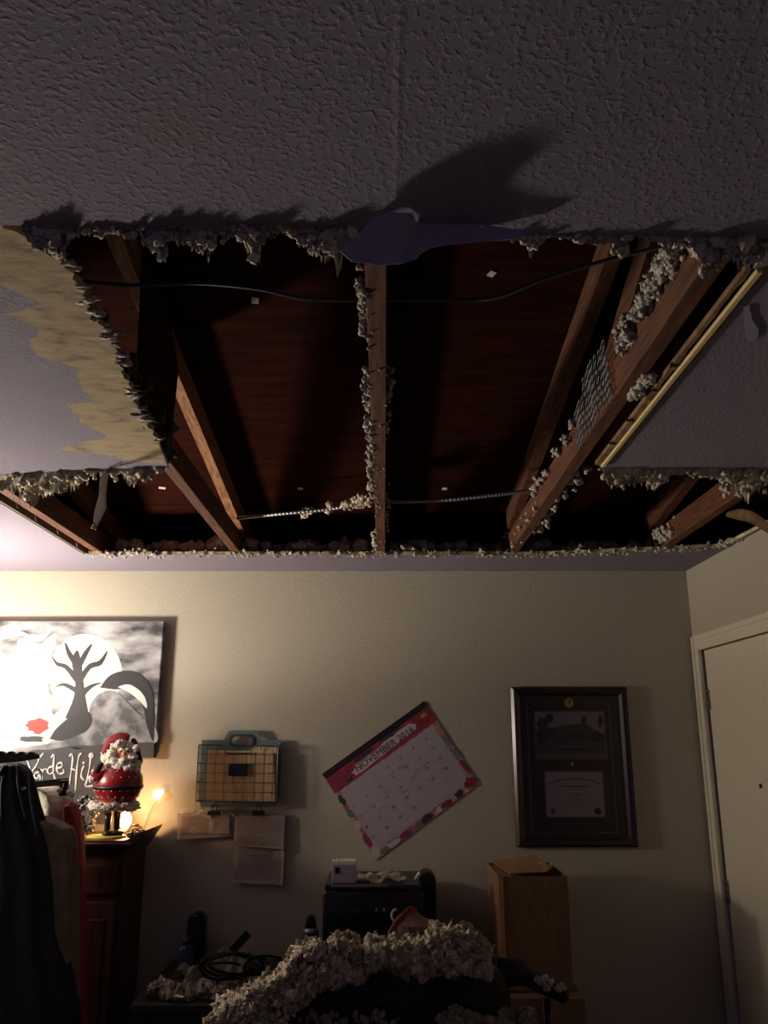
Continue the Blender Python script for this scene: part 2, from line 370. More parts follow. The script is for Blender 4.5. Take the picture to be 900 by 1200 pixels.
# cables resting on the bottom chords
zc = CH0 + .089 + .006
pts = [A(60, 325, zc + .0), A(150, 334, zc), A(230, 332, zc + .0), A(300, 338, zc - .02), A(360, 350, zc - .03), A(437, 352, zc), A(520, 352, zc - .005), A(580, 349, zc - .02), A(640, 326, zc - .01), A(700, 308, zc), A(790, 285, zc)]
bm = NB(); tube(bm, smoothpath(pts), .0042, 8); obj('electrical_cable', bm, mat('grey_cable', (74, 72, 80), .5), None, True, label='long dark electrical cable sagging across the trusses near the front of the opening', cat='cable')
def conduit(pts, name, l):
    bm = NB(); pp = smoothpath(pts, 40); rs = [.0075 + .002 * math.sin(i * 2.1) for i in range(len(pp))]; tube(bm, pp, rs, 8)
    obj(name, bm, M_metal, None, True, label=l, cat='conduit')
zf = CH0 + .1
conduit([A(278, 607, zf), A(330, 602, zf - .01), A(390, 596, zf - .008), A(438, 587, zf)], 'flexible_conduit', 'ribbed flexible conduit with insulation tufts, left of the middle truss')
conduit([A(452, 588, zf), A(520, 586, zf - .012), A(580, 580, zf - .008), A(622, 575, zf)], 'flexible_conduit', 'bare ribbed flexible conduit right of the middle truss')

# ------------------------------------------------------------------ torn edges and insulation (nobody could count the tufts)
def fringe(prof, name, m, label, drift=.012, spike=.35, thick=.003, sub=5, dens=.6, out=.3):
    """prof: (px, py_top, py_bottom) read along a torn edge; hangs a ragged curtain of fibre there"""
    pts = []
    for (a, b_) in zip(prof, prof[1:]):
        n = max(2, int(abs(b_[0] - a[0]) / 1.1))
        for k in range(n):
            t_ = k / n; pts.append([a[i] + (b_[i] - a[i]) * t_ for i in range(3)])
    bm = NB(); cols = []; fl = Fluff()
    for i, (px, pt, pb) in enumerate(pts):
        top = A(px, pt); bot = P(px, pb, top.y).lerp(A(px, pb), out); h = max(.001, (top - bot).length); dr_ = (bot - top) / max(1e-6, (bot - top).length)
        nz = noise.noise(Vector((px * .22, 3, 0))) + .8 * noise.noise(Vector((px * .6, 7, 0)))
        h *= (1 + spike * nz) * random.uniform(.72, 1.12)
        col = []
        for j in range(sub + 1):
            f_ = j / sub; z_ = top.z + .004 + dr_.z * h * f_
            oy = drift * noise.noise(Vector((top.x * 22, f_ * 3 + h * 20, 1))) * (.3 + f_) * 2 + random.uniform(-.0016, .0016)
            ox = .010 * noise.noise(Vector((top.x * 30, f_ * 3, 9))) * f_
            col.append(bm.verts.new((top.x + ox + dr_.x * h * f_, top.y + oy * (.4 if dr_.y > .5 else 1) + dr_.y * h * f_, z_ + (oy * .8 if dr_.y > .5 else 0))))
        cols.append(col)
        if random.random() < .55 * dens and h > .006:
            f_ = random.uniform(0, 1) ** .7
            fl.add(top + dr_ * (h * f_ * .92) + Vector((0, random.uniform(-.3, .6) * drift, 0)), min(.010, .003 + h * .16) * (1.2 - .5 * f_) * random.uniform(.7, 1.2), 1 if h < .02 else 2, rough=.6)
    for a, b_ in zip(cols, cols[1:]):
        for j in range(sub): bm.faces.new((a[j], b_[j], b_[j + 1], a[j + 1]))
    me = bpy.data.meshes.new(name); bm.to_mesh(me); bm.free()
    vs = [v.co.copy() for v in me.vertices]; fs = [list(p.vertices) for p in me.polygons]
    nv = len(vs); me.update(); nrm = [v.normal.copy() for v in me.vertices]
    back_ = [v + n_ * thick for v, n_ in zip(vs, nrm)]
    o = len(fl.v); fl.v += vs + back_; fl.f += [[i + o for i in f] for f in fs] + [[i + o + nv for i in f[::-1]] for f in fs]
    bpy.data.meshes.remove(me)
    return fl.build(name, m, label=label, cat='insulation', kind='stuff')
fringe([(28, 266, 268), (36, 266, 285), (44, 266, 292), (52, 266, 296), (60, 266, 303), (68, 266, 306), (75, 266, 306), (77, 266, 296), (80, 266, 285), (88, 266, 280), (100, 266, 276), (118, 266, 278), (135, 266, 276), (150, 266, 283), (160, 266, 286), (163, 266, 272)],
       'torn_edge_fringe', M_insul, 'grey tuft of insulation hanging at the far left of the front torn edge', out=.5, dens=.45, spike=.6)
fringe([(164, 266, 272), (172, 266, 284), (178, 266, 296), (186, 266, 305), (194, 266, 307), (196, 266, 290), (199, 266, 272)], 'torn_edge_fringe', M_insul, 'single long tuft hanging just right of the bright rafter sliver', spike=.15, out=.55)
fringe([(197, 266, 272), (204, 266, 279), (214, 266, 284), (224, 266, 290), (232, 266, 300), (240, 266, 305), (246, 266, 300), (253, 266, 284), (256, 266, 276), (268, 266, 282), (284, 266, 286), (292, 266, 302), (299, 266, 309), (306, 266, 300), (312, 266, 286), (322, 266, 280), (338, 266, 276), (348, 266, 282), (353, 266, 296), (362, 266, 298), (374, 266, 303), (388, 266, 311), (397, 266, 306), (402, 266, 292), (410, 266, 288), (424, 266, 281), (438, 266, 272)],
       'torn_edge_fringe', M_insul2, 'long row of pale tufts along the front torn edge left of the middle truss', out=.5, dens=.45, spike=.6)
fringe([(600, 275, 279), (610, 275, 284), (617, 275, 298), (623, 275, 306), (629, 276, 294), (636, 276, 283), (645, 276, 279), (670, 277, 281), (680, 277, 290), (686, 277, 285), (700, 277, 290), (712, 277, 288), (722, 277, 298), (730, 277, 303), (738, 278, 288), (745, 278, 279), (770, 278, 280), (786, 278, 292), (792, 278, 280), (798, 278, 302), (803, 278, 284), (812, 278, 290), (820, 278, 308), (828, 278, 325), (836, 278, 318), (850, 278, 300), (862, 278, 304), (872, 278, 312), (884, 278, 308), (898, 279, 300), (912, 279, 300)],
       'torn_edge_fringe', M_insul2, 'pale tufts along the front torn edge right of the hanging paper flap', out=.5, dens=.45, spike=.6)
fringe([(-40, 556, 572), (-10, 556, 574), (5, 555, 574), (15, 555, 581), (25, 554, 585), (33, 554, 590), (40, 553, 596), (46, 553, 588), (52, 553, 580), (60, 552, 584), (66, 552, 580), (76, 551, 582), (84, 551, 574), (95, 551, 571), (105, 550, 566), (112, 550, 560), (119, 550, 556), (128, 550, 560), (140, 549, 562), (152, 549, 567), (160, 548, 570), (168, 548, 567), (176, 548, 562), (190, 547, 554), (198, 547, 549)],
       'torn_edge_fringe', M_insul2, 'pale ragged fringe along the back edge of the peeled left ceiling remnant')
fringe([(703, 548, 552), (708, 548, 562), (716, 548, 572), (724, 548, 574), (736, 549, 571), (744, 549, 568), (756, 549, 572), (766, 549, 575), (774, 549, 578), (780, 549, 568), (786, 549, 558), (796, 549, 555), (806, 549, 559), (818, 549, 561), (826, 549, 559), (838, 549, 563), (850, 549, 566), (862, 550, 575), (869, 550, 586), (876, 550, 587), (886, 550, 580), (900, 550, 576), (930, 550, 580), (980, 550, 577)],
       'torn_edge_fringe', M_insul2, 'grey ragged fringe along the back edge of the right ceiling remnant')
# tan torn paper strip hugging the front edge
fringe([(24, 264, 268), (60, 264, 271), (120, 264, 272), (200, 264, 271), (260, 264, 273), (330, 264, 272), (437, 264, 270)], 'torn_paper_edge', M_board, 'thin tan torn paper strip along the front edge of the opening', drift=.002, spike=.15, thick=.001, dens=0)['category'] = 'torn paper'
fringe([(486, 262, 265), (510, 262, 266), (548, 261, 264)], 'torn_paper_edge', mat('pale_tan_paper', (200, 176, 140), .9), 'short tan torn edge between the hanging flap and the ceiling', drift=.002, spike=.1, thick=.001, dens=0)['category'] = 'torn paper'
# tufts on the right side of the left remnant
fl = Fluff()
for a, b_ in zip(ledge, ledge[1:]):
    for k in range(2):
        p = a.lerp(b_, random.random()); cl = noise.noise(Vector((p.y * 9, 2, 2)))
        if cl > -.05: fl.add((p.x + random.uniform(-.004, .012), p.y, p.z + random.uniform(-.004, .012)), random.uniform(.002, .0065) * (1 + cl), 2, (2.0, 1, .6), .8)
fl.build('edge_insulation', M_insul, label='small tufts of insulation along the peeled edge of the left ceiling remnant', cat='insulation', kind='stuff')
# darker brown batt remains between the left truss and the remnant
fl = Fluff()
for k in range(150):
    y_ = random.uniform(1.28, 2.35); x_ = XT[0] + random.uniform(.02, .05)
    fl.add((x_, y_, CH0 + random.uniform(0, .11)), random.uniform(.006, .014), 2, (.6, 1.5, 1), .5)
fl.build('attic_insulation', mat('dark_brown_insulation', (92, 82, 74), .95, (60, 52, 46), scale=60, bump=.8, bscale=120), label='dark insulation clinging to the side of the left roof truss', cat='insulation', kind='stuff')
def along(name, label, spec, m=M_insul):
    """spec: (x0, x1, y0, y1, z0, z1, count, rmin, rmax, clumpiness)"""
    fl = Fluff()
    for (x0, x1, y0_, y1_, z0, z1, cnt_, ra, rb, th) in spec:
        n = 0; tries = 0
        while n < cnt_ and tries < cnt_ * 12:
            tries += 1; t_ = random.random(); y_ = y0_ + (y1_ - y0_) * t_
            if noise.noise(Vector((y_ * 7, x0 * 31, z0 * 11 + 3))) < th: continue
            x_ = x0 + (x1 - x0) * random.random(); z_ = random.uniform(z0, z1)
            fl.add((x_, y_, z_), random.uniform(ra, rb), 2, rough=.7); n += 1
    return fl.build(name, m, label=label, cat='insulation', kind='stuff')
xc = XT[1]
along('truss_insulation', 'insulation tufts stuck down the left edge of the middle roof truss',
      [(xc - .034, xc - .016, 1.35, 3.75, CH0 - .002, CH0 + .05, 300, .003, .008, -.10), (xc - .02, xc + .02, 1.4, 3.6, CH0 - .004, CH0 - .001, 30, .002, .004, -1),
       (xc + .018, xc + .032, 1.7, 3.3, CH0 + .01, CH0 + .09, 45, .004, .009, .16)])
xr = XT[2]
along('truss_insulation', 'insulation tufts scattered over the lit roof truss on the right',
      [(xr - .045, xr - .016, 1.25, 1.85, CH0 + .06, CH0 + .12, 300, .003, .009, -.1), (xr - .035, xr - .018, 2.25, 3.7, CH0 + .06, CH0 + .10, 40, .005, .011, .08),
       (xr - .03, xr + .02, 2.9, 3.7, CH0 - .004, CH0 + .06, 60, .003, .008, -.3), (xr + .010, xr + .034, 1.3, 2.0, CH0 - .008, CH0 + .004, 80, .004, .010, 0.0), (xr + .02, xr + .06, 2.45, 3.3, CH0 + .0, CH0 + .03, 40, .006, .014, .1)])
along('truss_insulation', 'insulation tufts on the reddish truss at the back right', [(XT[3] - .03, XT[3] - .018, 2.6, 3.6, CH0 + .02, CH0 + .09, 40, .006, .014, .05)])
fl = Fluff()
b0 = back[0].y
for i in range(900):
    t_ = random.random(); k = int(t_ * (len(back) - 1)); p = back[k].lerp(back[k + 1], random.random())
    cl = noise.noise(Vector((p.x * 5, 1, 4)))
    fl.add((p.x, p.y + random.uniform(-.004, .05), p.z + random.uniform(-.002, .02 + .03 * max(0, cl))), random.uniform(.003, .009) * (1 + .6 * cl), 1 if i % 3 else 2, rough=.7)
for i in range(260):
    p = Vector((random.uniform(-1.25, 1.4), random.uniform(3.66, 3.92), CEIL + .014)); fl.add(p + Vector((0, 0, .045)), random.uniform(.02, .045), 2, (1, 1, .8), .5)
fl.build('back_edge_insulation', M_insul, label='crumbs and tufts of insulation lying along the back edge of the opening', cat='insulation', kind='stuff')
fl = Fluff()
for (px, py, n_) in ((360, 600, 14), (383, 595, 8), (407, 592, 12), (420, 588, 18), (428, 586, 24)):
    for k in range(n_): q = A(px + random.uniform(-6, 6), py + random.uniform(-5, 5), zf); fl.add(q, random.uniform(.006, .013), 2, rough=.7)
fl.build('conduit_insulation', M_insul2, label='pale tufts caught on the flexible conduit left of the middle truss', cat='insulation', kind='stuff')
fringe([(-60, 262, 262.5), (-20, 262, 263)], 'torn_paper_edge', M_board, 'sliver of torn tan paper at the front left corner of the opening', drift=.001, spike=.1, thick=.001, dens=0)['category'] = 'torn paper'

# smooth flap of torn ceiling paper hanging in front of the middle truss
bm = NB(); yb = A(450, 266).y - .004
outline = [(441, 255), (447, 246), (484, 248), (486, 257), (493, 262), (540, 262), (575, 266), (614, 271), (614, 280), (590, 281), (566, 281), (545, 284), (528, 287), (505, 290), (493, 297), (487, 306), (470, 310), (440, 311), (412, 307), (404, 299), (398, 293), (402, 286), (418, 281), (438, 276)]
top = [P(x, y, yb) for x, y in outline]
a = []
for (x, y), q in zip(outline, top):
    k = max(0, 266 - y)                       # the neck folds back flat against the ceiling
    a.append(A(x, y) - Vector((0, 0, .003)) if y < 262 else Vector((q.x, q.y + .003 * math.sin(x * .1), q.z)))
pv = [bm.verts.new(v) for v in jag([Vector(v) for v in a] + [Vector(a[0])], 0, .012)[:-1]]
for v in pv: v.co += Vector((random.uniform(-1, 1), 0, random.uniform(-1, 1))) * .0012 if v.co.z < CEIL - .008 else Vector((0, 0, 0))
f = bm.faces.new(pv); r = bmesh.ops.triangulate(bm, faces=[f]); r = bmesh.ops.solidify(bm, geom=bm.faces[:], thickness=.0015)
obj('hanging_paper_flap', bm, M_flap, label='smooth grey flap of torn ceiling paper hanging in front of the middle truss', cat='torn paper')

# paper strips and curls
def ribbon(name, pts, widths, m, thick=.0012, wdir=Vector((1, 0, 0)), parent=None, **kw):
    bm = NB(); pp = smoothpath(pts, 6); ws = []
    for i in range(len(pp)):
        t_ = i / 6; k = min(int(t_), len(widths) - 2); ws.append(widths[k] + (widths[min(k + 1, len(widths) - 1)] - widths[k]) * (t_ - k))
    rows = [[bm.verts.new(p + wdir * s_ * w_ / 2) for s_ in (-1, -.3, .3, 1)] for p, w_ in zip(pp, ws)]
    for r_ in rows: r_[1].co += Vector((0, .004, 0)); r_[2].co += Vector((0, .004, 0))
    for a_, b_ in zip(rows, rows[1:]):
        for j in range(3): bm.faces.new((a_[j], a_[j + 1], b_[j + 1], b_[j]))
    bmesh.ops.solidify(bm, geom=bm.faces[:], thickness=thick)
    return obj(name, bm, m, parent, True, **kw)
yb = A(124, 550).y
ribbon('hanging_paper_strip', [A(142, 541) - Vector((0, 0, .004)), A(128, 549) - Vector((0, 0, .006)), P(122, 560, yb), P(120, 580, yb + .01), P(118, 595, yb), P(114, 608, yb - .005), P(111, 621, yb)], [.004, .02, .024, .022, .034, .024, .004], mat('grey_drywall_paper', (150, 140, 136), .85), label='narrow torn strip of ceiling paper hanging from the left remnant', cat='torn paper')
fl = Fluff()
for k in range(7): fl.add(P(111 + random.uniform(-3, 2), 616 + random.uniform(-3, 5), yb), random.uniform(.002, .005), 1)
fl.build('strip_crumbs', M_insul2, label='crumbs clinging to the tip of the hanging paper strip', cat='insulation', kind='stuff')
e = [P(851, 603, 2.95), P(866, 603, 2.85), P(882, 607, 2.75), P(898, 617, 2.68), P(915, 632, 2.62)]
ribbon('curled_board_strip', e, [.02, .05, .055, .05, .05], mat('tan_board_strip', (176, 146, 108), .8, (140, 110, 80), scale=20), .004, Vector((.2, .3, .9)).normalized(), label='curled tan strip of torn board drooping at the back right corner', cat='torn board')
# grey scrap stuck to the right remnant and a few nails left in its cut edge
bm = NB(); prism(bm, [A(x, y, CEIL - .001) for x, y in ((871, 360), (878, 357), (881, 372), (889, 385), (888, 394), (880, 399), (874, 394), (872, 380))], (0, 0, -.003))
obj('paint_blister', bm, M_flap, label='small dark blistered patch of paint on the right ceiling remnant', cat='paint patch')
for i, (px, py) in enumerate(((792, 430), (768, 459), (740, 494), (719, 521))):
    p = A(px, py, CEIL - .004) + Vector((.002, 0, 0)); bm = NB(); tube(bm, [p + Vector((-.012, 0, .004)), p + Vector((.004, 0, .002))], .0022, 6); tube(bm, [p + Vector((-.013, 0, .004)), p + Vector((-.0115, 0, .004))], .006, 10)
    obj('drywall_nail', bm, M_dark, label='dark nail left in the cut edge of the right remnant, %s' % ('nearest the front', 'second from the front', 'third from the front', 'nearest the back')[i], cat='nail', group='nails in the cut edge of the right remnant')
# cream wooden backing strip just above the cut edge
bm = NB(); pa, pb = A(886, 315), A(704, 545); q = []
dd = (pb - pa); nx = Vector((dd.y, -dd.x, 0)).normalized()
if nx.x > 0: nx = -nx
prism(bm, [pa + nx * .001, pb + nx * .001, pb + nx * .016, pa + nx * .016], (0, 0, .012)); obj('torn_board_edge', bm, mat('old_brown_board_paper', (150, 118, 78), .9, (108, 80, 52), scale=30), label='strip of brown torn board paper along the cut edge of the right remnant', cat='torn board')
bm = NB(); prism(bm, [pa - nx * .001, pb - nx * .001, pb - nx * .010, pa - nx * .010], (0, 0, -.008)); obj('wood_batten', bm, mat('pale_batten_wood', (226, 200, 142), .7), label='pale thin batten nailed along the cut edge of the right remnant', cat='batten')
bm = NB(); prism(bm, jag([pa - nx * .0105, pb - nx * .0105], .0, .03) + jag([pb - nx * .018, pa - nx * .022], .003, .02), (0, 0, -.0012)); obj('torn_paper_edge', bm, MATS['old_brown_board_paper'], label='brown torn paper border between the pale batten and the right remnant', cat='torn paper')
# metal corner strip under the left edge of the opening
bm = NB(); box(bm, (LX - .004, 2.0, CEIL + .002), (LX + .010, 3.60, CEIL + .05), .002); obj('edge_batten', bm, mat('dusty_batten', (96, 84, 76), .8), label='dusty batten running along the left side of the opening', cat='batten')
for i, (px, py) in enumerate(((16, 594), (38, 609), (64, 624), (87, 640))):
    p = A(px, py, CEIL + .0); bm = NB(); tube(bm, [p + Vector((.006, 0, .022)), p + Vector((.014, 0, -.004))], .0016, 6); obj('drywall_nail', bm, M_metal, label='bright nail under the left batten, %s' % ('nearest the front', 'second from the front', 'third from the front', 'nearest the back corner')[i], cat='nail', group='nails under the left batten')

# ------------------------------------------------------------------ things on the back wall
WY = BACK
def W(px, py, off=0): return P(px, py, WY - off)
def patch(name, pts, off, m, parent, thick=.0006, **kw):
    bm = NB(); prism(bm, [W(x, y, off) for x, y in pts], (0, -thick, 0)); return obj(name, bm, m, parent, **kw)
def frame_axes(tl, tr, bl):                   # local frame of a tilted sheet on the wall: u right, v down
    return tl, (tr - tl), (bl - tl)
def onsheet(O, U, V, off):
    return lambda u, v: O + U * u + V * v + Vector((0, -off, 0))
def spatch(name, fr, uv, off, m, parent, thick=.0004, **kw):
    g_ = onsheet(*fr, off); bm = NB(); prism(bm, [g_(u, v) for u, v in uv], (0, -thick, 0)); return obj(name, bm, m, parent, **kw)
def rect(u0, v0, u1, v1): return [(u0, v0), (u1, v0), (u1, v1), (u0, v1)]
def sheetmtx(fr, u, v, off):
    O, U, V = fr; a = U.normalized(); n_ = Vector((0, -1, 0)); up = n_.cross(a); c = O + U * u + V * v + Vector((0, -off, 0))
    return Matrix(((a.x, up.x, n_.x, c.x), (a.y, up.y, n_.y, c.y), (a.z, up.z, n_.z, c.z), (0, 0, 0, 1)))
def blob(cu, cv, ru, rv, n=14, j=.25, seed=0):
    rnd = random.Random(seed); return [(cu + ru * (1 + rnd.uniform(-j, j)) * math.cos(6.2832 * k / n), cv + rv * (1 + rnd.uniform(-j, j)) * math.sin(6.2832 * k / n)) for k in range(n)]

# calendar
fr = (W(378, 907), W(497, 822) - W(378, 907), W(441, 1008) - W(378, 907))
cal = thing('wall_calendar', 'large tilted calendar with a pink floral border, open at november', 'calendar', W(470, 915))
spatch('calendar_page', fr, rect(0, 0, 1, 1), .002, mat('calendar_pink', (160, 90, 102), .7, (184, 156, 158), scale=38, lo=.46, hi=.54), cal, .0025)
spatch('binding', fr, rect(-.002, -.004, 1.002, .055), .0048, mat('binding_black', (28, 20, 24), .5), cal, .002)
spatch('header_band', fr, rect(.0, .055, 1, .235), .0046, mat('header_floral', (124, 34, 54), .7, (150, 54, 68), scale=40), cal)
flw = {'plum': mat('flower_plum', (62, 34, 58), .7), 'red': mat('flower_red', (150, 42, 48), .7, (112, 24, 38), scale=70), 'white': mat('flower_white', (186, 172, 174), .7), 'teal': mat('leaf_teal', (92, 112, 116), .7), 'green': mat('leaf_dark_green', (44, 60, 50), .7), 'ochre': mat('flower_ochre', (168, 120, 86), .7), 'pink': mat('flower_pink', (136, 40, 70), .7)}
spatch('title_panel', fr, [(.20, .155), (.24, .12), (.50, .115), (.55, .09), (.80, .095), (.84, .14), (.82, .185), (.5, .20), (.3, .215), (.22, .21)], .0052, flw['white'], cal)
for i, (u, v, ru, rv, k) in enumerate(((.07, .15, .065, .07, 'pink'), (.20, .11, .05, .045, 'red'), (.36, .085, .09, .025, 'plum'), (.62, .075, .10, .025, 'plum'), (.91, .13, .085, .06, 'red'), (.93, .11, .03, .02, 'ochre'), (.15, .20, .03, .02, 'green'), (.82, .20, .04, .012, 'pink'))):
    spatch('printed_flower', fr, blob(u, v, ru, rv, seed=i), .0055 + i * .0001, flw[k], cal, .0002)
M_ink = mat('dark_ink', (52, 42, 52), .7)
mt = sheetmtx(fr, .52, .160, .0064)
text('title_lettering', 'NOVEMBER 2016', .043, mt, M_ink, cal, .0002)
spatch('date_grid', fr, rect(.045, .245, .955, .93), .005, mat('calendar_white', (166, 154, 166), .75), cal)
gl = mat('grid_grey', (168, 156, 172), .8)
bm = NB(); g_ = onsheet(*fr, .0056)
for i in range(8):
    u = .05 + .9 * i / 7; prism(bm, [g_(u - .0012, .30), g_(u + .0012, .30), g_(u + .0012, .90), g_(u - .0012, .90)], (0, -.0002, 0))
for j in range(6):
    v = .30 + .6 * j / 5; prism(bm, [g_(.05, v - .0015), g_(.95, v - .0015), g_(.95, v + .0015), g_(.05, v + .0015)], (0, -.0002, 0))
obj('grid_lines', bm, gl, cal)
day = 1; rnd = random.Random(3)
for j in range(5):
    for i in range(7):
        if j == 0 and i < 2: continue
        if day > 30: break
        text('date_number', str(day), .016, sheetmtx(fr, .075 + .9 * i / 7, .325 + .12 * j, .0058), M_ink, cal, .0002); day += 1
hw = mat('pencil_marks', (120, 106, 124), .8)
for (u, v) in ((.42, .40), (.52, .40), (.62, .52), (.70, .52), (.33, .52), (.45, .62), (.22, .62), (.56, .42)):
    bm = NB(); g_ = onsheet(*fr, .0060); pts = [g_(u + .012 * k, v + rnd.uniform(-.012, .012)) for k in range(6)]; tube(bm, pts, .0007, 4); obj('handwriting', bm, hw, cal)
for i, (u, v, ru, rv, k) in enumerate(((.02, .33, .02, .06, 'green'), (.02, .48, .022, .06, 'teal'), (.022, .62, .02, .05, 'white'), (.02, .8, .022, .08, 'pink'), (.035, .93, .035, .05, 'white'), (.98, .33, .02, .06, 'ochre'), (.98, .46, .02, .06, 'teal'), (.985, .62, .02, .06, 'teal'), (.98, .78, .02, .08, 'red'), (.95, .93, .05, .05, 'red'), (.82, .96, .04, .03, 'green'), (.70, .965, .06, .028, 'red'), (.62, .965, .03, .028, 'white'), (.50, .962, .05, .032, 'plum'), (.42, .967, .03, .028, 'teal'), (.30, .963, .05, .03, 'pink'), (.18, .965, .06, .028, 'white'), (.10, .968, .03, .025, 'teal'))):
    spatch('printed_flower', fr, blob(u, v, ru, rv, seed=20 + i, j=.35), .0052 + i * .00006, flw[k], cal, .0002)

# framed diploma
fr = (W(598, 803.5, 0), W(735, 805.5, 0) - W(598, 803.5, 0), W(603, 992, 0) - W(598, 803.5, 0))
dp = thing('framed_diploma', 'dark wooden frame with a landscape photo above a diploma', 'framed picture', W(670, 900))
# build square on the wall
x0, x1 = W(600, 900).x + .004, W(741, 900).x - .004; z0, z1 = W(670, 993, .02).z, W(670, 805, .02).z
fr = (Vector((x0, WY, z1)), Vector((x1 - x0, 0, 0)), Vector((0, 0, z0 - z1)))
M_fr = mat('mahogany_frame', (44, 22, 24), .25, (26, 14, 18), scale=12, spec=.6)
bm = NB(); bw = .05; oc = [(x0, z0), (x1, z0), (x1, z1), (x0, z1)]; ic = [(x0 + bw, z0 + bw), (x1 - bw, z0 + bw), (x1 - bw, z1 - bw), (x0 + bw, z1 - bw)]
def fpt(c, y): return Vector((c[0], WY - y, c[1]))
levels = [(0, 0), (0, .018), (.25, .03), (.55, .026), (.8, .016), (1, .016), (1, .004)]
for i in range(4):
    j = (i + 1) % 4; prev = None
    for (t_, y_) in levels:
        a = fpt((oc[i][0] + (ic[i][0] - oc[i][0]) * t_, oc[i][1] + (ic[i][1] - oc[i][1]) * t_), y_); b_ = fpt((oc[j][0] + (ic[j][0] - oc[j][0]) * t_, oc[j][1] + (ic[j][1] - oc[j][1]) * t_), y_)
        cur = (bm.verts.new(a), bm.verts.new(b_))
        if prev: bm.faces.new((prev[0], prev[1], cur[1], cur[0]))
        prev = cur
bmesh.ops.remove_doubles(bm, verts=bm.verts[:], dist=1e-5)
obj('frame', bm, M_fr, dp)
spatch('mat_board', fr, rect(.05, .04, .95, .96), .004, mat('dark_mat_board', (66, 52, 54), .8), dp, .001)
spatch('inner_mat', fr, rect(.14, .105, .84, .91), .0055, mat('maroon_mat', (62, 34, 38), .8), dp, .0006)
bm = NB(); g_ = onsheet(*fr, .0066)
for (a, b_, c, d_) in ((.135, .10, .36, .103), (.63, .10, .845, .103), (.135, .10, .141, .915), (.839, .10, .845, .915), (.135, .912, .33, .915), (.68, .912, .845, .915)): prism(bm, [g_(*q) for q in rect(a, b_, c, d_)], (0, -.0004, 0))
obj('inlay_line', bm, mat('champagne_line', (150, 132, 116), .5), dp)
ph = spatch('photo_print', fr, rect(.195, .155, .80, .462), .0072, mat('old_photo_border', (128, 108, 108), .6), dp, .0005)
spatch('sky_area', fr, rect(.207, .162, .788, .43), .0080, mat('photo_sky', (176, 162, 164), .6), ph, .0002)
spatch('hill_area', fr, [(.207, .27), (.33, .262), (.45, .25), (.60, .232), (.66, .25), (.72, .285), (.788, .30), (.788, .43), (.207, .43)], .0083, mat('photo_hill', (98, 84, 82), .6, (74, 62, 62), scale=60), ph, .0002)
spatch('path_area', fr, [(.26, .42), (.42, .375), (.55, .355), (.70, .345), (.75, .352), (.60, .39), (.50, .43), (.207, .43)], .0086, mat('photo_path', (116, 104, 104), .6, (86, 76, 76), scale=50), ph, .0002)
for i, (u, v, ru, rv) in enumerate(((.25, .24, .05, .04), (.33, .20, .035, .03), (.24, .32, .04, .05), (.62, .212, .025, .025), (.76, .22, .024, .04), (.73, .32, .06, .035), (.56, .31, .06, .025), (.32, .30, .05, .03), (.5, .405, .14, .012))):
    spatch('tree_area', fr, blob(max(u, .207 + ru * 1.3), v, ru, rv, 16, .3, 40 + i), .0089 + i * .0001, mat('photo_trees', (44, 34, 36), .6), ph, .0002)
spatch('certificate', fr, rect(.255, .535, .755, .825), .0072, mat('certificate_edge', (116, 88, 84), .6), dp, .0005)
ct = spatch('certificate_paper', fr, rect(.265, .542, .745, .817), .008, mat('certificate_paper', (206, 194, 190), .7), dp, .0002)
bm = NB(); g_ = onsheet(*fr, .0084); rnd = random.Random(9)
def bars(u0, u1, v, h, arc=0):
    u = u0
    while u < u1:
        w_ = rnd.uniform(.012, .03); cc = lambda q: v + arc * ((q - (u0 + u1) / 2) / ((u1 - u0) / 2)) ** 2
        prism(bm, [g_(u, cc(u) - h / 2), g_(min(u + w_, u1), cc(min(u + w_, u1)) - h / 2), g_(min(u + w_, u1), cc(min(u + w_, u1)) + h / 2), g_(u, cc(u) + h / 2)], (0, -.0002, 0)); u += w_ + .006
bars(.29, .72, .585, .009, .030); bars(.39, .62, .632, .008); bars(.47, .55, .652, .002); bars(.45, .57, .68, .006); bars(.47, .55, .695, .003); bars(.40, .62, .718, .003); bars(.43, .58, .73, .003); bars(.38, .64, .748, .002)
obj('certificate_lettering', bm, mat('faded_ink', (84, 70, 74), .7), ct)
bm = NB(); prism(bm, [g_(u, v) for u, v in blob(.69, .785, .030, .021, 24, .03)], (0, -.0003, 0)); obj('round_seal', bm, mat('seal_dark', (48, 38, 46), .6), ct)
bm = NB(); prism(bm, [g_(u, v) for u, v in blob(.315, .785, .026, .020, 18, .05)], (0, -.0003, 0)); obj('round_seal', bm, mat('seal_pale', (150, 136, 136), .6), ct)
bm = NB(); g2 = onsheet(*fr, .0090); tube(bm, [g2(.30, .775), g2(.315, .782), g2(.33, .795)], .0022, 5); tube(bm, [g2(.318, .772), g2(.312, .785)], .0018, 5); obj('seal_figure', bm, mat('seal_dark', (48, 38, 46), .6), ct)
bm = NB(); c = onsheet(*fr, .008)(.5, .103); tube(bm, [c, c + Vector((0, -.004, 0))], .021, 28)
md = obj('gold_medallion', bm, mat('gold_medallion', (206, 178, 70), .35, metal=.4), dp)
bm = NB(); tube(bm, [c + Vector((.003, -.0042, .010)), c + Vector((.002, -.0045, -.006))], [.005, .002], 8); obj('figure_relief', bm, M_black, md)
bm = NB(); tube(bm, [c + Vector((-.008, 0, .026)), c + Vector((0, -.001, .033)), c + Vector((.008, 0, .026))], .0025, 6); obj('torch_relief', bm, mat('gold_medallion', (0, 0, 0)), md)
c = onsheet(*fr, .007)(.5, .493); bm = NB(); box(bm, c - Vector((.004, .002, .007)), c + Vector((.005, .002, .008)), .001); obj('tassel_charm', bm, M_paper, dp)
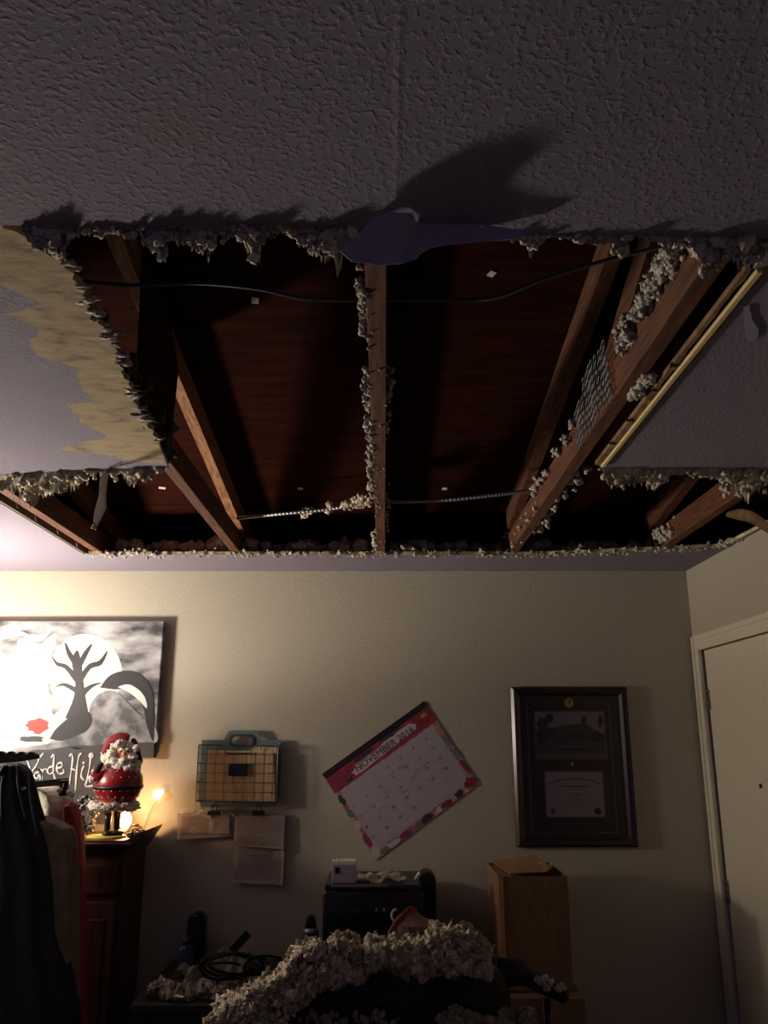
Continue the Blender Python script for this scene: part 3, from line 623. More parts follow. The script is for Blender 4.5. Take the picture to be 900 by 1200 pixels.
bm = NB(); g_ = onsheet(*fr, .0066); rnd = random.Random(11); bars(.36, .66, .914, .007); bars(.42, .59, .932, .006); obj('engraved_line', bm, mat('faded_gold_ink', (82, 62, 60), .6), dp)
mg = bpy.data.materials.new('picture_glass'); mg.use_nodes = True; nt = mg.node_tree; nt.nodes.clear(); o_ = nt.nodes.new('ShaderNodeOutputMaterial'); mx = nt.nodes.new('ShaderNodeMixShader'); tr_ = nt.nodes.new('ShaderNodeBsdfTransparent'); gs = nt.nodes.new('ShaderNodeBsdfGlossy'); gs.inputs['Roughness'].default_value = .03; fz = nt.nodes.new('ShaderNodeFresnel'); fz.inputs[0].default_value = 1.45
nt.links.new(fz.outputs[0], mx.inputs[0]); nt.links.new(tr_.outputs[0], mx.inputs[1]); nt.links.new(gs.outputs[0], mx.inputs[2]); nt.links.new(mx.outputs[0], o_.inputs[0])
spatch('glass_pane', fr, rect(.075, .058, .925, .942), .0140, mg, dp, .001)

# wire basket with folders
fb = thing('wire_file_basket', 'black wire file basket hanging on the wall', 'file basket', W(280, 900))
off = .075; M_wire = mat('black_wire', (20, 18, 18), .4)
tl, tr_, bl, br = W(233, 873, off), W(326, 873, off), W(231, 939, off), W(325, 940, off)
bl.x = tl.x; br.x = tr_.x
bm = NB()
def Wb(u, v): return tl.lerp(tr_, u).lerp(bl.lerp(br, u), v)
path = [Wb(0, 0), Wb(.28, 0), Wb(.34, .15), Wb(.66, .15), Wb(.72, .02), Wb(.98, .02), Wb(1, .05), Wb(1, 1), Wb(0, 1), Wb(0, 0)]
tube(bm, path, .0028, 6)
for k in range(1, 9): tube(bm, [Wb(k / 9, .03 if k in (1, 2, 7, 8) else .15), Wb(k / 9, 1)], .0014, 5)
for k in range(1, 6): tube(bm, [Wb(0, k / 6 + .0), Wb(1, k / 6)], .0014, 5)
obj('front_grid', bm, M_wire, fb)
for u, nm in ((0, 'side_grid'), (1, 'side_grid')):
    bm = NB(); a0 = Wb(u, 0); a1 = Wb(u, 1); back_v = Vector((0, off - .004, 0))
    for v in (0, .33, .66, 1): p = a0.lerp(a1, v); tube(bm, [p, p + back_v], .0022, 5)
    for q in (0.35, .7, 1): tube(bm, [a0 + back_v * q, a1 + back_v * q], .0016, 5)
    obj(nm, bm, M_wire, fb)
bm = NB()
for k in range(10): p = Wb(k / 9, 1); tube(bm, [p, p + Vector((0, off - .004, 0))], .0016, 5)
tube(bm, [Wb(0, 1) + Vector((0, off - .004, 0)), Wb(1, 1) + Vector((0, off - .004, 0))], .0022, 6)
obj('bottom_grid', bm, M_wire, fb)
p = W(279, 902, off + .004); bm = NB(); box(bm, p - Vector((.043, .006, .027)), p + Vector((.043, .001, .027)), .004); obj('name_plate', bm, M_dark, fb)
# teal folder
def plate(name, pts, off, th, m, parent=None, holes=None, **kw):
    P3 = [W(x, y, off) for x, y in pts]; vs = [Vector((p.x, p.z)) for p in P3]; n_ = len(vs); ed = [(i, (i + 1) % n_) for i in range(n_)]; hs = []
    for hpts in (holes or []):
        hp = [W(x, y, off) for x, y in hpts]; hs.append([Vector((p.x, p.z, 0)) for p in hp]); o = len(vs); vs += [Vector((p.x, p.z)) for p in hp]; ed += [(o + i, o + (i + 1) % len(hp)) for i in range(len(hp))]
    r_ = delaunay_2d_cdt(vs, ed, [], 0, 1e-6); outer = [Vector((p.x, p.z, 0)) for p in P3]
    bm = NB(); bv = [bm.verts.new((v.x, P3[0].y, v.y)) for v in r_[0]]
    for f in r_[2]:
        c = (r_[0][f[0]] + r_[0][f[1]] + r_[0][f[2]]) / 3
        if inside(c, outer) and not any(inside(c, h) for h in hs): bm.faces.new([bv[i] for i in f])
    for v in [v for v in bm.verts if not v.link_faces]: bm.verts.remove(v)
    bmesh.ops.recalc_face_normals(bm, faces=bm.faces[:]); bmesh.ops.solidify(bm, geom=bm.faces[:], thickness=th)
    return obj(name, bm, m, parent, **kw)
def rr(x0, y0, x1, y1, r, n=5):
    o = []
    for cx, cy, a0 in ((x1 - r, y0 + r, -90), (x1 - r, y1 - r, 0), (x0 + r, y1 - r, 90), (x0 + r, y0 + r, 180)):
        o += [(cx + r * math.cos(R(a0 + 90 * k / n)), cy + r * math.sin(R(a0 + 90 * k / n))) for k in range(n + 1)]
    return o
M_teal = mat('teal_plastic', (92, 108, 108), .5)
tf = thing('file_folder', 'teal plastic carrying folder with a cut-out handle, standing in the wire basket', 'folder', W(283, 940))
plate('folder_shell', [(237, 867), (263, 867), (268, 857), (273, 856), (297, 856), (303, 858), (307, 867), (328, 867), (330, 869), (328, 932), (322, 946), (237, 946), (233, 938)], .030, .006, M_teal, tf, [rr(270, 862, 297, 874, 5)])
plate('handle_grip', rr(269, 860.5, 298, 875.5, 6), .034, .008, mat('dark_teal_rubber', (46, 56, 60), .5), tf, [rr(272, 863, 295, 873, 4.5)])
M_man = mat('manila_card', (184, 152, 114), .8)
pf = plate('manila_folder', [(244, 879), (294, 880), (299, 874), (324, 875), (324, 881), (323, 939), (241, 940)], .048, .002, mat('manila_card_back', (200, 176, 138), .8), None, label='cream tabbed manila folder behind the plain one in the wire basket', cat='folder')
bm = NB()
for k in range(8): a = W(300 + k * 1.6, 877 + (k % 2) * 1.4, .0505); tube(bm, [a, W(301 + k * 1.6, 875.6 + (k % 3), .0505)], .0012, 4)
obj('tab_lettering', bm, M_ink, pf)
plate('manila_folder', [(245, 880), (321, 882), (322, 940), (241, 940)], .062, .004, M_man, None, label='plain tan manila folder at the front of the wire basket', cat='folder')
plate('loose_paper', [(322, 884), (326.5, 884), (325, 925), (322, 922)], .042, .001, M_paper, None, label='white paper edge sticking out right of the folders', cat='paper')
# clips and the two papers under the basket
def sheet(name, corners, offs, m, nx_=14, nz_=14, amp=.006, seed=0, parent=None, **kw):
    bm = NB(); a, b_, c, d_ = [W(*q) for q in corners]; g_ = []
    for j in range(nz_ + 1):
        row = []
        for i in range(nx_ + 1):
            u, v = i / nx_, j / nz_; p = a.lerp(b_, u).lerp(d_.lerp(c, u), v)
            y_ = offs + amp * (noise.noise(Vector((u * 2.2 + seed, v * 2.2, seed))) + .35 * noise.noise(Vector((u * 6 + seed, v * 5, 3)))) * (.3 + v)
            row.append(bm.verts.new((p.x, WY - max(.003, y_ + .006 * v), p.z)))
        g_.append(row)
    for j in range(nz_):
        for i in range(nx_): bm.faces.new((g_[j][i], g_[j][i + 1], g_[j + 1][i + 1], g_[j + 1][i]))
    bmesh.ops.solidify(bm, geom=bm.faces[:], thickness=.0006)
    return obj(name, bm, m, parent, True, **kw)
M_pap2 = mat('creased_paper', (208, 194, 188), .8, (190, 174, 168), scale=9, spec=.2)
pl = thing('hanging_letter', 'long creased white letter hanging below the wire basket', 'paper', W(304, 953))
sheet('letter_page', [(280, 953), (336, 953), (332, 1036), (273, 1033)], .020, M_pap2, amp=.010, seed=2, parent=pl)
sheet('letter_fold', [(276, 955), (335, 954), (333, 994), (276, 990)], .030, mat('creased_paper_shade', (190, 176, 170), .8), amp=.006, seed=5, parent=pl)
bm = NB(); rnd = random.Random(5)
for k, y_ in enumerate((962, 968, 974, 980, 1002, 1010, 1018, 1026)):
    bm = NB(); tube(bm, [W(282 + rnd.uniform(0, 6), y_, .042), W(312 + rnd.uniform(-14, 14), y_ + .4, .042)], .0010, 4)
    obj('faint_lettering', bm, mat('faint_grey_ink', (168, 154, 152), .8), pl)
pb_ = thing('hanging_mail', 'crumpled clear bag of mail hanging below the left of the wire basket', 'mail', W(242, 952))
sheet('envelope', [(214, 956), (246, 957), (246, 975), (214, 975)], .020, mat('mail_paper', (176, 158, 152), .8), parent=pb_, amp=.004)
sheet('envelope', [(246, 955), (270, 953), (270, 976), (246, 976)], .024, M_pap2, parent=pb_, seed=4, amp=.004)
sheet('plastic_bag', [(209, 953), (274, 950), (274, 979), (209, 983)], .016, mat('hazy_plastic', (198, 180, 174), .35, spec=.6), 18, 8, .014, 8, pb_)
bm = NB()
for k in range(9):
    c = W(218 + k * 6.5, 953 + rnd.uniform(-3, 2), .03); q = [c + Vector((rnd.uniform(-.02, .02), rnd.uniform(-.012, .004), rnd.uniform(-.018, .018))) for _ in range(3)]
    bm = NB(); prism(bm, q, (0, -.002, 0)); obj('crumpled_fold', bm, mat('hazy_plastic', (0, 0, 0)), pb_)
for (px, lab) in ((251, 'black binder clip holding the crumpled mail bag'), (303, 'black binder clip holding the long white letter')):
    bt = thing('binder_clip', lab, 'clip', W(px, 950, .04), 'binder clips under the basket')
    bm = NB(); c = W(px, 953, .034); prism(bm, [c + Vector((-.028, -.014, -.008)), c + Vector((.028, -.014, -.008)), c + Vector((.026, -.004, .010)), c + Vector((-.026, -.004, .010))], (0, .012, 0)); obj('clip_body', bm, M_dark, bt)
    bm = NB(); tube(bm, [c + Vector((-.010, 0, .008)), c + Vector((-.008, -.004, .034)), c + Vector((.008, -.004, .034)), c + Vector((.010, 0, .008))], .0022, 6); obj('clip_handle', bm, M_black, bt)

# ------------------------------------------------------------------ painting (plain moonlit hill) and the lettered sign under it
PX0, PX1 = -2.06, W(186, 810, .04).x; PZ0, PZ1 = P(180, 888, WY - .04).z, P(190, 728, WY - .04).z; PO = .042
pt = thing('canvas_painting', 'black and white canvas of a dark hill under a pale moon', 'painting', ((PX0 + PX1) / 2, WY, PZ0))
bm = NB(); box(bm, (PX0, WY - PO, PZ0), (PX1, WY - .002, PZ1), .002)
M_cloud = mat('swirling_grey_clouds', (58, 56, 60), .7, (176, 174, 178), scale=5.5, lo=.40, hi=.66, stretch=(1.0, 1, 2.6))
obj('canvas', bm, M_cloud, pt)
def art(name, pts, k, m): return patch(name, pts, PO + .0004 + k * .0005, m, pt, .0003)
def curve2(pts, n=5): return [(p.x, p.y) for p in smoothpath([Vector((x, y, 0)) for x, y in pts], n)]
artK = mat('art_black', (30, 28, 32), .6); artG = mat('art_charcoal', (62, 60, 64), .65); artW = mat('art_white', (222, 222, 222), .6, (180, 180, 184), scale=9, lo=.5, hi=.8)
art('white_haze', curve2([(-60, 770), (-20, 762), (4, 772), (28, 756), (44, 760), (56, 748), (66, 744), (60, 770), (56, 800), (60, 830), (64, 850), (58, 864), (50, 872), (20, 876), (-10, 884), (-60, 885)]), 0, artW)
for q in ([(-40, 752), (-10, 742), (14, 738), (34, 744), (20, 746), (-8, 752), (-40, 762)], [(20, 752), (34, 744), (48, 744), (60, 738), (50, 750), (36, 753), (22, 758)]): art('white_streak', curve2(q), 0, artW)
for i, q in enumerate(([(-30, 790), (0, 780), (22, 766), (40, 764), (24, 772), (4, 788), (-30, 798)], [(-30, 830), (-4, 818), (10, 800), (26, 790), (14, 806), (2, 824), (-30, 840)], [(-20, 860), (6, 846), (22, 832), (12, 848), (-4, 862)])): art('grey_streak', curve2(q), 1, mat('art_pale_grey', (150, 148, 152), .65, (196, 194, 198), scale=14))
art('moon', [(100 + 43 * math.cos(R(a)), 790 + 47 * math.sin(R(a))) for a in range(0, 360, 8)], 1, mat('moon_cream', (240, 234, 206), .6))
art('moonlit_ground', curve2([(55, 872), (70, 864), (100, 852), (122, 826), (134, 808), (118, 800), (60, 840), (40, 866), (55, 872)]), 2, mat('moon_cream', (0, 0, 0)))
art('grey_slope', curve2([(52, 873), (80, 866), (100, 852), (106, 826), (118, 812), (135, 810), (152, 826), (168, 842), (181, 850), (180, 872), (120, 873), (52, 876)]), 3, mat('art_grey_clouds', (84, 82, 86), .65, (158, 156, 160), scale=11, lo=.42, hi=.62))
art('dark_hill', curve2([(58, 866), (64, 856), (72, 848), (82, 840), (96, 834), (106, 836), (108, 846), (102, 856), (88, 863), (72, 868), (58, 866)]), 4, artK)
# a bare generic tree standing on the hill against the moon
art('tree_trunk', curve2([(76, 842), (86, 818), (88, 796), (84, 776), (90, 762), (95, 776), (97, 796), (100, 816), (104, 840)]), 5, artK)
for q in ([(88, 800), (76, 784), (66, 780), (60, 768), (67, 776), (78, 779), (91, 792)], [(93, 792), (104, 778), (116, 774), (126, 762), (119, 779), (106, 784), (97, 798)], [(86, 780), (78, 766), (76, 752), (82, 763), (90, 774)], [(91, 778), (98, 764), (108, 754), (102, 768), (95, 782)], [(90, 812), (106, 802), (120, 800), (108, 806), (95, 820)], [(88, 812), (74, 804), (64, 806), (74, 800), (90, 806)]): art('branch', curve2(q, 3), 5.3, artK)
art('dark_cloud_arch', curve2([(117, 806), (128, 792), (146, 786), (164, 790), (176, 804), (180, 822), (180, 868), (172, 850), (168, 830), (160, 818), (146, 808), (134, 808), (117, 806)]), 4.4, artK)
art('pale_crescent', curve2([(138, 805), (150, 802), (162, 808), (170, 818), (172, 830), (164, 822), (152, 812), (138, 805)]), 5, mat('art_pale', (214, 212, 206), .6))
art('foreground_band', [(30, 884), (52, 880), (70, 876), (90, 873), (110, 874), (130, 871.5), (160, 870.5), (180.5, 870), (180, 887), (30, 887.5)], 6, artG)
art('red_bush', blob(44, 850, 13, 9, 18, .2, 80), 4, mat('art_red', (196, 44, 38), .6))
art('dark_stones', blob(36, 866, 16, 4, 14, .3, 82), 4, artG)
# lettered sign
sg = thing('lettered_sign', 'dark grey sign with hand-painted white letters below the painting', 'sign', P(70, 945, 3.86))
SY = 3.86
def SG(x, y, dy=0): return P(x, y, SY - dy)
bm = NB(); prism(bm, [SG(*q) for q in curve2([(-40, 884), (0, 882), (22, 883), (41, 879), (64, 878), (77, 875), (91, 878), (108, 874), (122, 872)]) + [(123, 966), (-40, 966)]], (0, .014, 0))
obj('board', bm, mat('sign_charcoal', (74, 72, 74), .7, (62, 60, 62), scale=12), sg)
M_let = mat('painted_white_lettering', (206, 206, 204), .6)
def stroke(pts, r_=.0055, dotty=False):
    q = [(x / 7.5, 870 + y / 7.5) for x, y in pts]; pp = [SG(x, y, .002) for x, y in q]; bm = NB(); sp_ = smoothpath(pp, 4) if len(pp) > 2 else pp
    tube(bm, sp_, [r_ * (.75 + .25 * math.sin(i * .9)) for i in range(len(sp_))], 6)
    for v in bm.verts: v.co.y = SY - .002 + (v.co.y - (SY - .002)) * .3
    return obj('letter_stroke', bm, M_let, sg, True)
for q in ([(200, 158), (238, 160), (262, 230), (272, 288), (300, 235), (335, 170), (347, 110)], [(350, 135), (384, 95)], [(345, 265), (312, 268), (300, 300), (328, 320), (345, 285), (352, 325)], [(362, 232), (374, 335)], [(366, 275), (384, 238), (410, 236)],
          [(468, 212), (430, 222), (418, 250), (436, 278), (470, 262)], [(452, 135), (476, 104), (472, 180), (470, 260), (486, 325)], [(495, 228), (545, 215), (540, 180), (505, 190), (500, 240), (520, 275), (560, 265), (555, 235)],
          [(612, 125), (630, 102), (640, 150), (625, 260), (608, 370)], [(718, 93), (692, 130), (675, 250), (662, 430)], [(622, 228), (668, 248)], [(740, 205), (720, 250), (715, 300), (740, 336)], [(800, 110), (790, 200), (765, 330), (752, 385), (815, 380)]): stroke(q)
bm = NB(); 
for (x, y, r_) in ((803, 115, .013), (735, 180, .006)): bmesh.ops.create_uvsphere(bm, u_segments=14, v_segments=8, radius=r_, matrix=Matrix.Translation(SG(x / 7.5, 870 + y / 7.5, .002)) @ Matrix.Scale(.4, 4, (0, 1, 0)))
obj('letter_dot', bm, M_let, sg, True)

# ------------------------------------------------------------------ cabinet with the figurine
M_cab = mat('cherry_wood', (70, 32, 24), .4, (46, 20, 16), scale=9, stretch=(6, 6, .7), bump=.08, bscale=60)
CX0, CX1, CY0, CY1, CZ = -1.52, -1.03, 3.60, 3.93, 1.262
cb = thing('tall_cabinet', 'dark red wooden cabinet with a flared top, under the santa figurine', 'cabinet', ((CX0 + CX1) / 2, 3.76, 0))
bm = NB(); box(bm, (CX0 + .02, CY0 + .02, .04), (CX1 - .02, CY1, CZ - .05), .004); obj('body', bm, M_cab, cb)
bm = NB(); prof = [(0, -.075), (.004, -.06), (.012, -.045), (.026, -.03), (.036, -.02), (.036, -.012), (.030, -.008)]
loops = []
for (o, z_) in prof:
    o -= .02; loops.append([bm.verts.new(v) for v in ((CX0 - o, CY0 - o, CZ + z_), (CX1 + o, CY0 - o, CZ + z_), (CX1 + o, CY1, CZ + z_), (CX0 - o, CY1, CZ + z_))])
for a, b_ in zip(loops, loops[1:]):
    for k in range(4): bm.faces.new((a[k], a[(k + 1) % 4], b_[(k + 1) % 4], b_[k]))
bm.faces.new(loops[0]); bm.faces.new(loops[-1]); obj('crown_moulding', bm, M_cab, cb)
bm = NB(); box(bm, (CX0 - .006, CY0 - .006, CZ - .009), (CX1 + .0, CY1, CZ), .002); obj('top', bm, mat('cherry_top', (120, 62, 40), .4, (88, 42, 28), scale=9, stretch=(.7, 6, 1)), cb)
# curled wing at the right end of the top
bm = NB(); sec = [(CX1 - .03, CZ), (CX1 + .0, CZ + .006), (CX1 + .028, CZ + .022), (CX1 + .052, CZ + .034), (CX1 + .046, CZ + .020), (CX1 + .030, CZ - .002), (CX1 + .012, CZ - .03), (CX1 - .01, CZ - .06), (CX1 - .03, CZ - .03)]
prism(bm, [Vector((x, CY0 + .0, z)) for x, z in sec], (0, CY1 - CY0 - .02, 0)); obj('flared_end', bm, M_cab, cb)
bm = NB(); box(bm, (CX0 + .04, CY0 + .006, 1.06), (CX1 - .04, CY0 + .022, 1.17), .004); dr = obj('drawer', bm, M_cab, cb)
bm = NB(); bmesh.ops.create_uvsphere(bm, u_segments=14, v_segments=10, radius=.014, matrix=Matrix.Translation(((CX0 + CX1) / 2, CY0 - .008, 1.115))); obj('knob', bm, mat('aged_brass', (120, 92, 50), .4, metal=.7), dr, True)
for s_ in (0, 1):
    xa = CX0 + .04 + s_ * .21; bm = NB(); box(bm, (xa, CY0 + .006, .30), (xa + .20, CY0 + .022, 1.03), .003); box(bm, (xa + .035, CY0 + .0, .36), (xa + .165, CY0 + .010, .97), .006); dd_ = obj('door', bm, M_cab, cb)
    bm = NB(); bmesh.ops.create_uvsphere(bm, u_segments=14, v_segments=10, radius=.011, matrix=Matrix.Translation((xa + (.185 if s_ == 0 else .015), CY0 - .004, .70))); obj('knob', bm, mat('aged_brass', (0, 0, 0)), dd_, True)
bm = NB(); box(bm, (CX0, CY0, 0), (CX1, CY1, .06), .004); obj('plinth', bm, M_cab, cb)

# santa figurine
SXc, SYc = P(130, 977, 3.70).x, 3.70
sa = thing('santa_figurine', 'round-bellied santa figurine in a spotted red coat on top of the cabinet', 'figurine', (SXc, SYc, CZ))
def sx(px): return P(px, 900, SYc).x
def sz(py): return P(130, py, SYc).z
u_ = abs(P(131, 900, SYc).x - P(130, 900, SYc).x)   # metres per pixel here
zb = CZ
zt = sz(865)
sc_ = (zt - zb) / 112.0
def FZ(py): return zb + (977 - py) * sc_
def FX(px): return SXc + (px - 130) * u_
bm = NB(); loft(bm, [(FX(125), SYc, zb, .082, .060), (FX(125), SYc, zb + .006, .082, .060), (FX(125), SYc, zb + .010, .074, .052)], 40); obj('base', bm, mat('pale_yellow_green_base', (196, 190, 96), .5), sa, True)
M_boot = mat('black_boot', (22, 18, 18), .35); M_fur = mat('white_fur', (238, 230, 218), .95, (222, 212, 196), scale=60, bump=.5, bscale=200)
for (px, k) in ((126, 0), (135, 1)):
    y_ = SYc + (.012 if k else -.008)
    bm = NB(); loft(bm, [(FX(px), y_, zb + .010, .012, .013), (FX(px), y_, FZ(958), .013, .014), (FX(px) - .002, y_, FZ(950), .016, .017)], 20)
    bmesh.ops.create_uvsphere(bm, u_segments=18, v_segments=10, radius=1, matrix=Matrix.Translation((FX(px) + .010, y_ - .016, zb + .019)) @ Matrix.Diagonal((.026, .026, .013, 1))); obj('boot', bm, M_boot, sa, True)
    bm = NB(); loft(bm, [(FX(px) - .002, y_, FZ(951), .014, .015), (FX(px) - .003, y_, FZ(935), .020, .020)], 20); obj('leg', bm, mat('grey_trouser', (126, 104, 84), .8, (90, 70, 58), scale=60), sa, True)
cx_, cz_ = FX(134.5), FZ(917); rx, rz = 27.5 * u_, 27.5 * sc_
bm = NB(); rows = []
for k in range(1, 20):
    a = math.pi * k / 20; rows.append((cx_, SYc, cz_ - rz * math.cos(a) * .98, rx * math.sin(a), rx * .95 * math.sin(a)))
loft(bm, rows, 40); body = obj('round_coat', bm, mat('glossy_red', (158, 18, 34), .28, (110, 10, 24), scale=14, spec=.7), sa, True)
rnd = random.Random(4)
bm = NB()
for i in range(9):
    el = -1.1 + i * .28
    for j in range(18):
        az = (j + .5 * (i % 2)) * 2 * math.pi / 18
        if abs(el) > 1.15 or abs(el + .02) < .08: continue
        n_ = Vector((math.cos(el) * math.cos(az), math.cos(el) * math.sin(az) * .95, math.sin(el) * rz / rx)); bmesh.ops.create_icosphere(bm, subdivisions=1, radius=.0030, matrix=Matrix.Translation(Vector((cx_, SYc, cz_)) + n_ * rx))
tag(obj('white_beads', bm, M_paper, body), kind='stuff')
bm = NB(); loft(bm, [(cx_, SYc, cz_ - .020, rx * 1.0, rx * .955), (cx_, SYc, cz_ - .020, rx * 1.025, rx * .98), (cx_, SYc, cz_ - .006, rx * 1.03, rx * .985), (cx_, SYc, cz_ - .006, rx * 1.0, rx * .955)], 40); obj('belt', bm, mat('black_belt', (26, 12, 14), .4), sa, True)
fl = Fluff()
for k in range(34):
    a = 6.2832 * k / 34; fl.add((FX(131) + .085 * math.cos(a), SYc + .075 * math.sin(a), FZ(942) + rnd.uniform(-.010, .006)), rnd.uniform(.014, .020), 3, (1, 1, .8), .5)
for k in range(16):
    a = 6.2832 * k / 16; fl.add((FX(131) + .05 * math.cos(a), SYc + .045 * math.sin(a), FZ(941)), .022, 2, (1, 1, .6), .4)
fl.build('fur_hem', M_fur, sa)
# head
hx, hz = FX(139), FZ(884)
bm = NB(); bmesh.ops.create_uvsphere(bm, u_segments=24, v_segments=16, radius=1, matrix=Matrix.Translation((hx, SYc - .004, hz)) @ Matrix.Diagonal((.034, .036, .046, 1)))
hd = obj('head', bm, mat('painted_skin', (214, 164, 136), .6), sa, True)
bm = NB(); bmesh.ops.create_uvsphere(bm, u_segments=12, v_segments=8, radius=.009, matrix=Matrix.Translation((hx + .012, SYc - .054, hz + .004))); obj('nose', bm, mat('rosy_skin', (206, 130, 110), .6), hd, True)
for k in (-1, 1):
    bm = NB(); bmesh.ops.create_uvsphere(bm, u_segments=10, v_segments=8, radius=.0045, matrix=Matrix.Translation((hx + .012 + k * .014, SYc - .049, hz + .014))); obj('eye', bm, M_black, hd, True)
    bm = NB(); tube(bm, [(hx + .012 + k * .006, SYc - .052, hz + .023), (hx + .012 + k * .020, SYc - .046, hz + .024)], .004, 6); obj('eyebrow', bm, M_fur, hd, True)
bm = NB(); tube(bm, [(hx + .004, SYc - .054, hz - .012), (hx + .012, SYc - .057, hz - .014), (hx + .020, SYc - .054, hz - .012)], .0025, 6); obj('mouth', bm, mat('glossy_red', (0, 0, 0)), hd, True)
fl = Fluff()
for (px, py, r_, yy) in ((123, 880, .022, -.01), (120, 890, .022, -.016), (127, 872, .018, -.02), (136, 869, .020, -.016), (145, 873, .018, -.01), (128, 896, .028, -.038), (138, 899, .030, -.046), (148, 900, .026, -.036), (154, 896, .020, -.02), (150, 888, .018, -.030), (153, 878, .016, -.014), (133, 893, .018, -.05), (143, 893, .018, -.052), (156, 903, .014, -.03), (118, 897, .016, -.02), (126, 885, .020, -.036), (134, 874, .014, -.038), (143, 902, .024, -.046), (133, 902, .022, -.046)):
    for q in range(3): fl.add((FX(px) + rnd.uniform(-.006, .006), SYc + yy + rnd.uniform(-.006, .006), FZ(py) + rnd.uniform(-.006, .006)), r_ * .92, 3, (1, .8, 1), .28)
fl.build('beard', M_fur, sa)
bm = NB(); hp = smoothpath([(FX(141), SYc, FZ(868)), (FX(132), SYc - .004, FZ(866)), (FX(123), SYc - .008, FZ(870)), (FX(117), SYc - .012, FZ(880)), (FX(114), SYc - .014, FZ(891))], 5)
tube(bm, hp, [.026 + .006 * math.sin(3.14 * i / (len(hp) - 1)) - .020 * (i / (len(hp) - 1)) ** 1.5 for i in range(len(hp))], 14); obj('hat', bm, mat('hat_red', (132, 20, 34), .7), sa, True)
fl = Fluff(); fl.add((FX(115), SYc - .016, FZ(884)), .010, 3); fl.build('hat_pompom', M_fur, sa)
# arm with a dark mitten on the left, dark sprig over the right shoulder
bm = NB(); tube(bm, smoothpath([(FX(124), SYc - .05, FZ(903)), (FX(117), SYc - .07, FZ(908)), (FX(110), SYc - .07, FZ(904))], 4), .017, 12); obj('sleeve', bm, mat('glossy_red', (0, 0, 0)), sa, True)
fl = Fluff(); fl.add((FX(110), SYc - .07, FZ(910)), .016, 3, (1, 1, 1), .3); fl.add((FX(112), SYc - .07, FZ(901)), .012, 3); fl.build('fur_cuff', M_fur, sa)
bm = NB(); tube(bm, smoothpath([(FX(113), SYc - .072, FZ(904)), (FX(116), SYc - .075, FZ(897)), (FX(121), SYc - .075, FZ(894))], 4), [.012, .013, .015, .016, .016, .015, .013, .011, .006], 12); obj('mitten', bm, mat('dark_mitten', (44, 40, 46), .8), sa, True)
bm = NB(); tube(bm, smoothpath([(FX(145), SYc + .02, FZ(866)), (FX(151), SYc + .01, FZ(874)), (FX(155), SYc, FZ(884)), (FX(158), SYc, FZ(893))], 5), [.007] + [.011] * 14 + [.005], 8)
for k in range(10):
    a = Vector((FX(150 + k * .8), SYc, FZ(870 + k * 2.3))); tube(bm, [a, a + Vector((rnd.uniform(-.01, .02), -.01, rnd.uniform(-.014, .014)))], [.004, .001], 5)
obj('holly_sprig', bm, mat('dark_green_sprig', (24, 34, 28), .6), sa, True)

# glowing night bulb behind the figurine, and an added glowing shape for a spot of light on the wall
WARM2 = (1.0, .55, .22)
M_glow = mat('bulb_and_light_spot_glow', (255, 220, 150), .5, emit=(1.0, .62, .25), es=7)
nl = thing('night_lamp', 'glowing yellow night lamp on the cabinet behind the santa', 'lamp', (P(147, 960, 3.86).x, 3.86, CZ))
lx, lz = nl.location.x, CZ
bm = NB(); loft(bm, [(lx, 3.86, CZ, .024, .024), (lx, 3.86, CZ + .016, .020, .020)], 20); obj('socket', bm, mat('aged_brass', (0, 0, 0)), nl, True)
bm = NB(); loft(bm, [(lx, 3.86, CZ + .016, .012, .012), (lx, 3.86, CZ + .04, .026, .026), (lx, 3.86, CZ + .062, .028, .028), (lx, 3.86, CZ + .085, .016, .016), (lx, 3.86, CZ + .095, .004, .004)], 20); obj('bulb', bm, M_glow, nl, True)
light('night_light', 'POINT', (lx + .02, 3.80, CZ + .075), NIGHT * 4, WARM2, .03, nl)
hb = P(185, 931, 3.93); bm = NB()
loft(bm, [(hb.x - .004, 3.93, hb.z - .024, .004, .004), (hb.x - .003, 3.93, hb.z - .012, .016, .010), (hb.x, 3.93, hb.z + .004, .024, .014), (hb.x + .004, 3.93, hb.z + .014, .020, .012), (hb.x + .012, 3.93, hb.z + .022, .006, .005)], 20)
obj('wall_light_spot', bm, M_glow, None, True, label='small glowing flame shape standing in for a spot of light on the wall, right of the santa figurine', cat='light spot')
tube_bm = NB(); tube(tube_bm, smoothpath([(hb.x - .004, 3.932, hb.z - .022), (hb.x - .03, 3.938, hb.z - .06), (hb.x - .06, 3.93, CZ + .02), (lx + .03, 3.88, CZ + .006)], 6), .0018, 6); obj('light_spot_cord', tube_bm, mat('cream_cord', (196, 176, 150), .6), None, True, label='thin cord from the glowing wall spot down to the cabinet top', cat='cord')  # cord added to go with the glowing wall spot
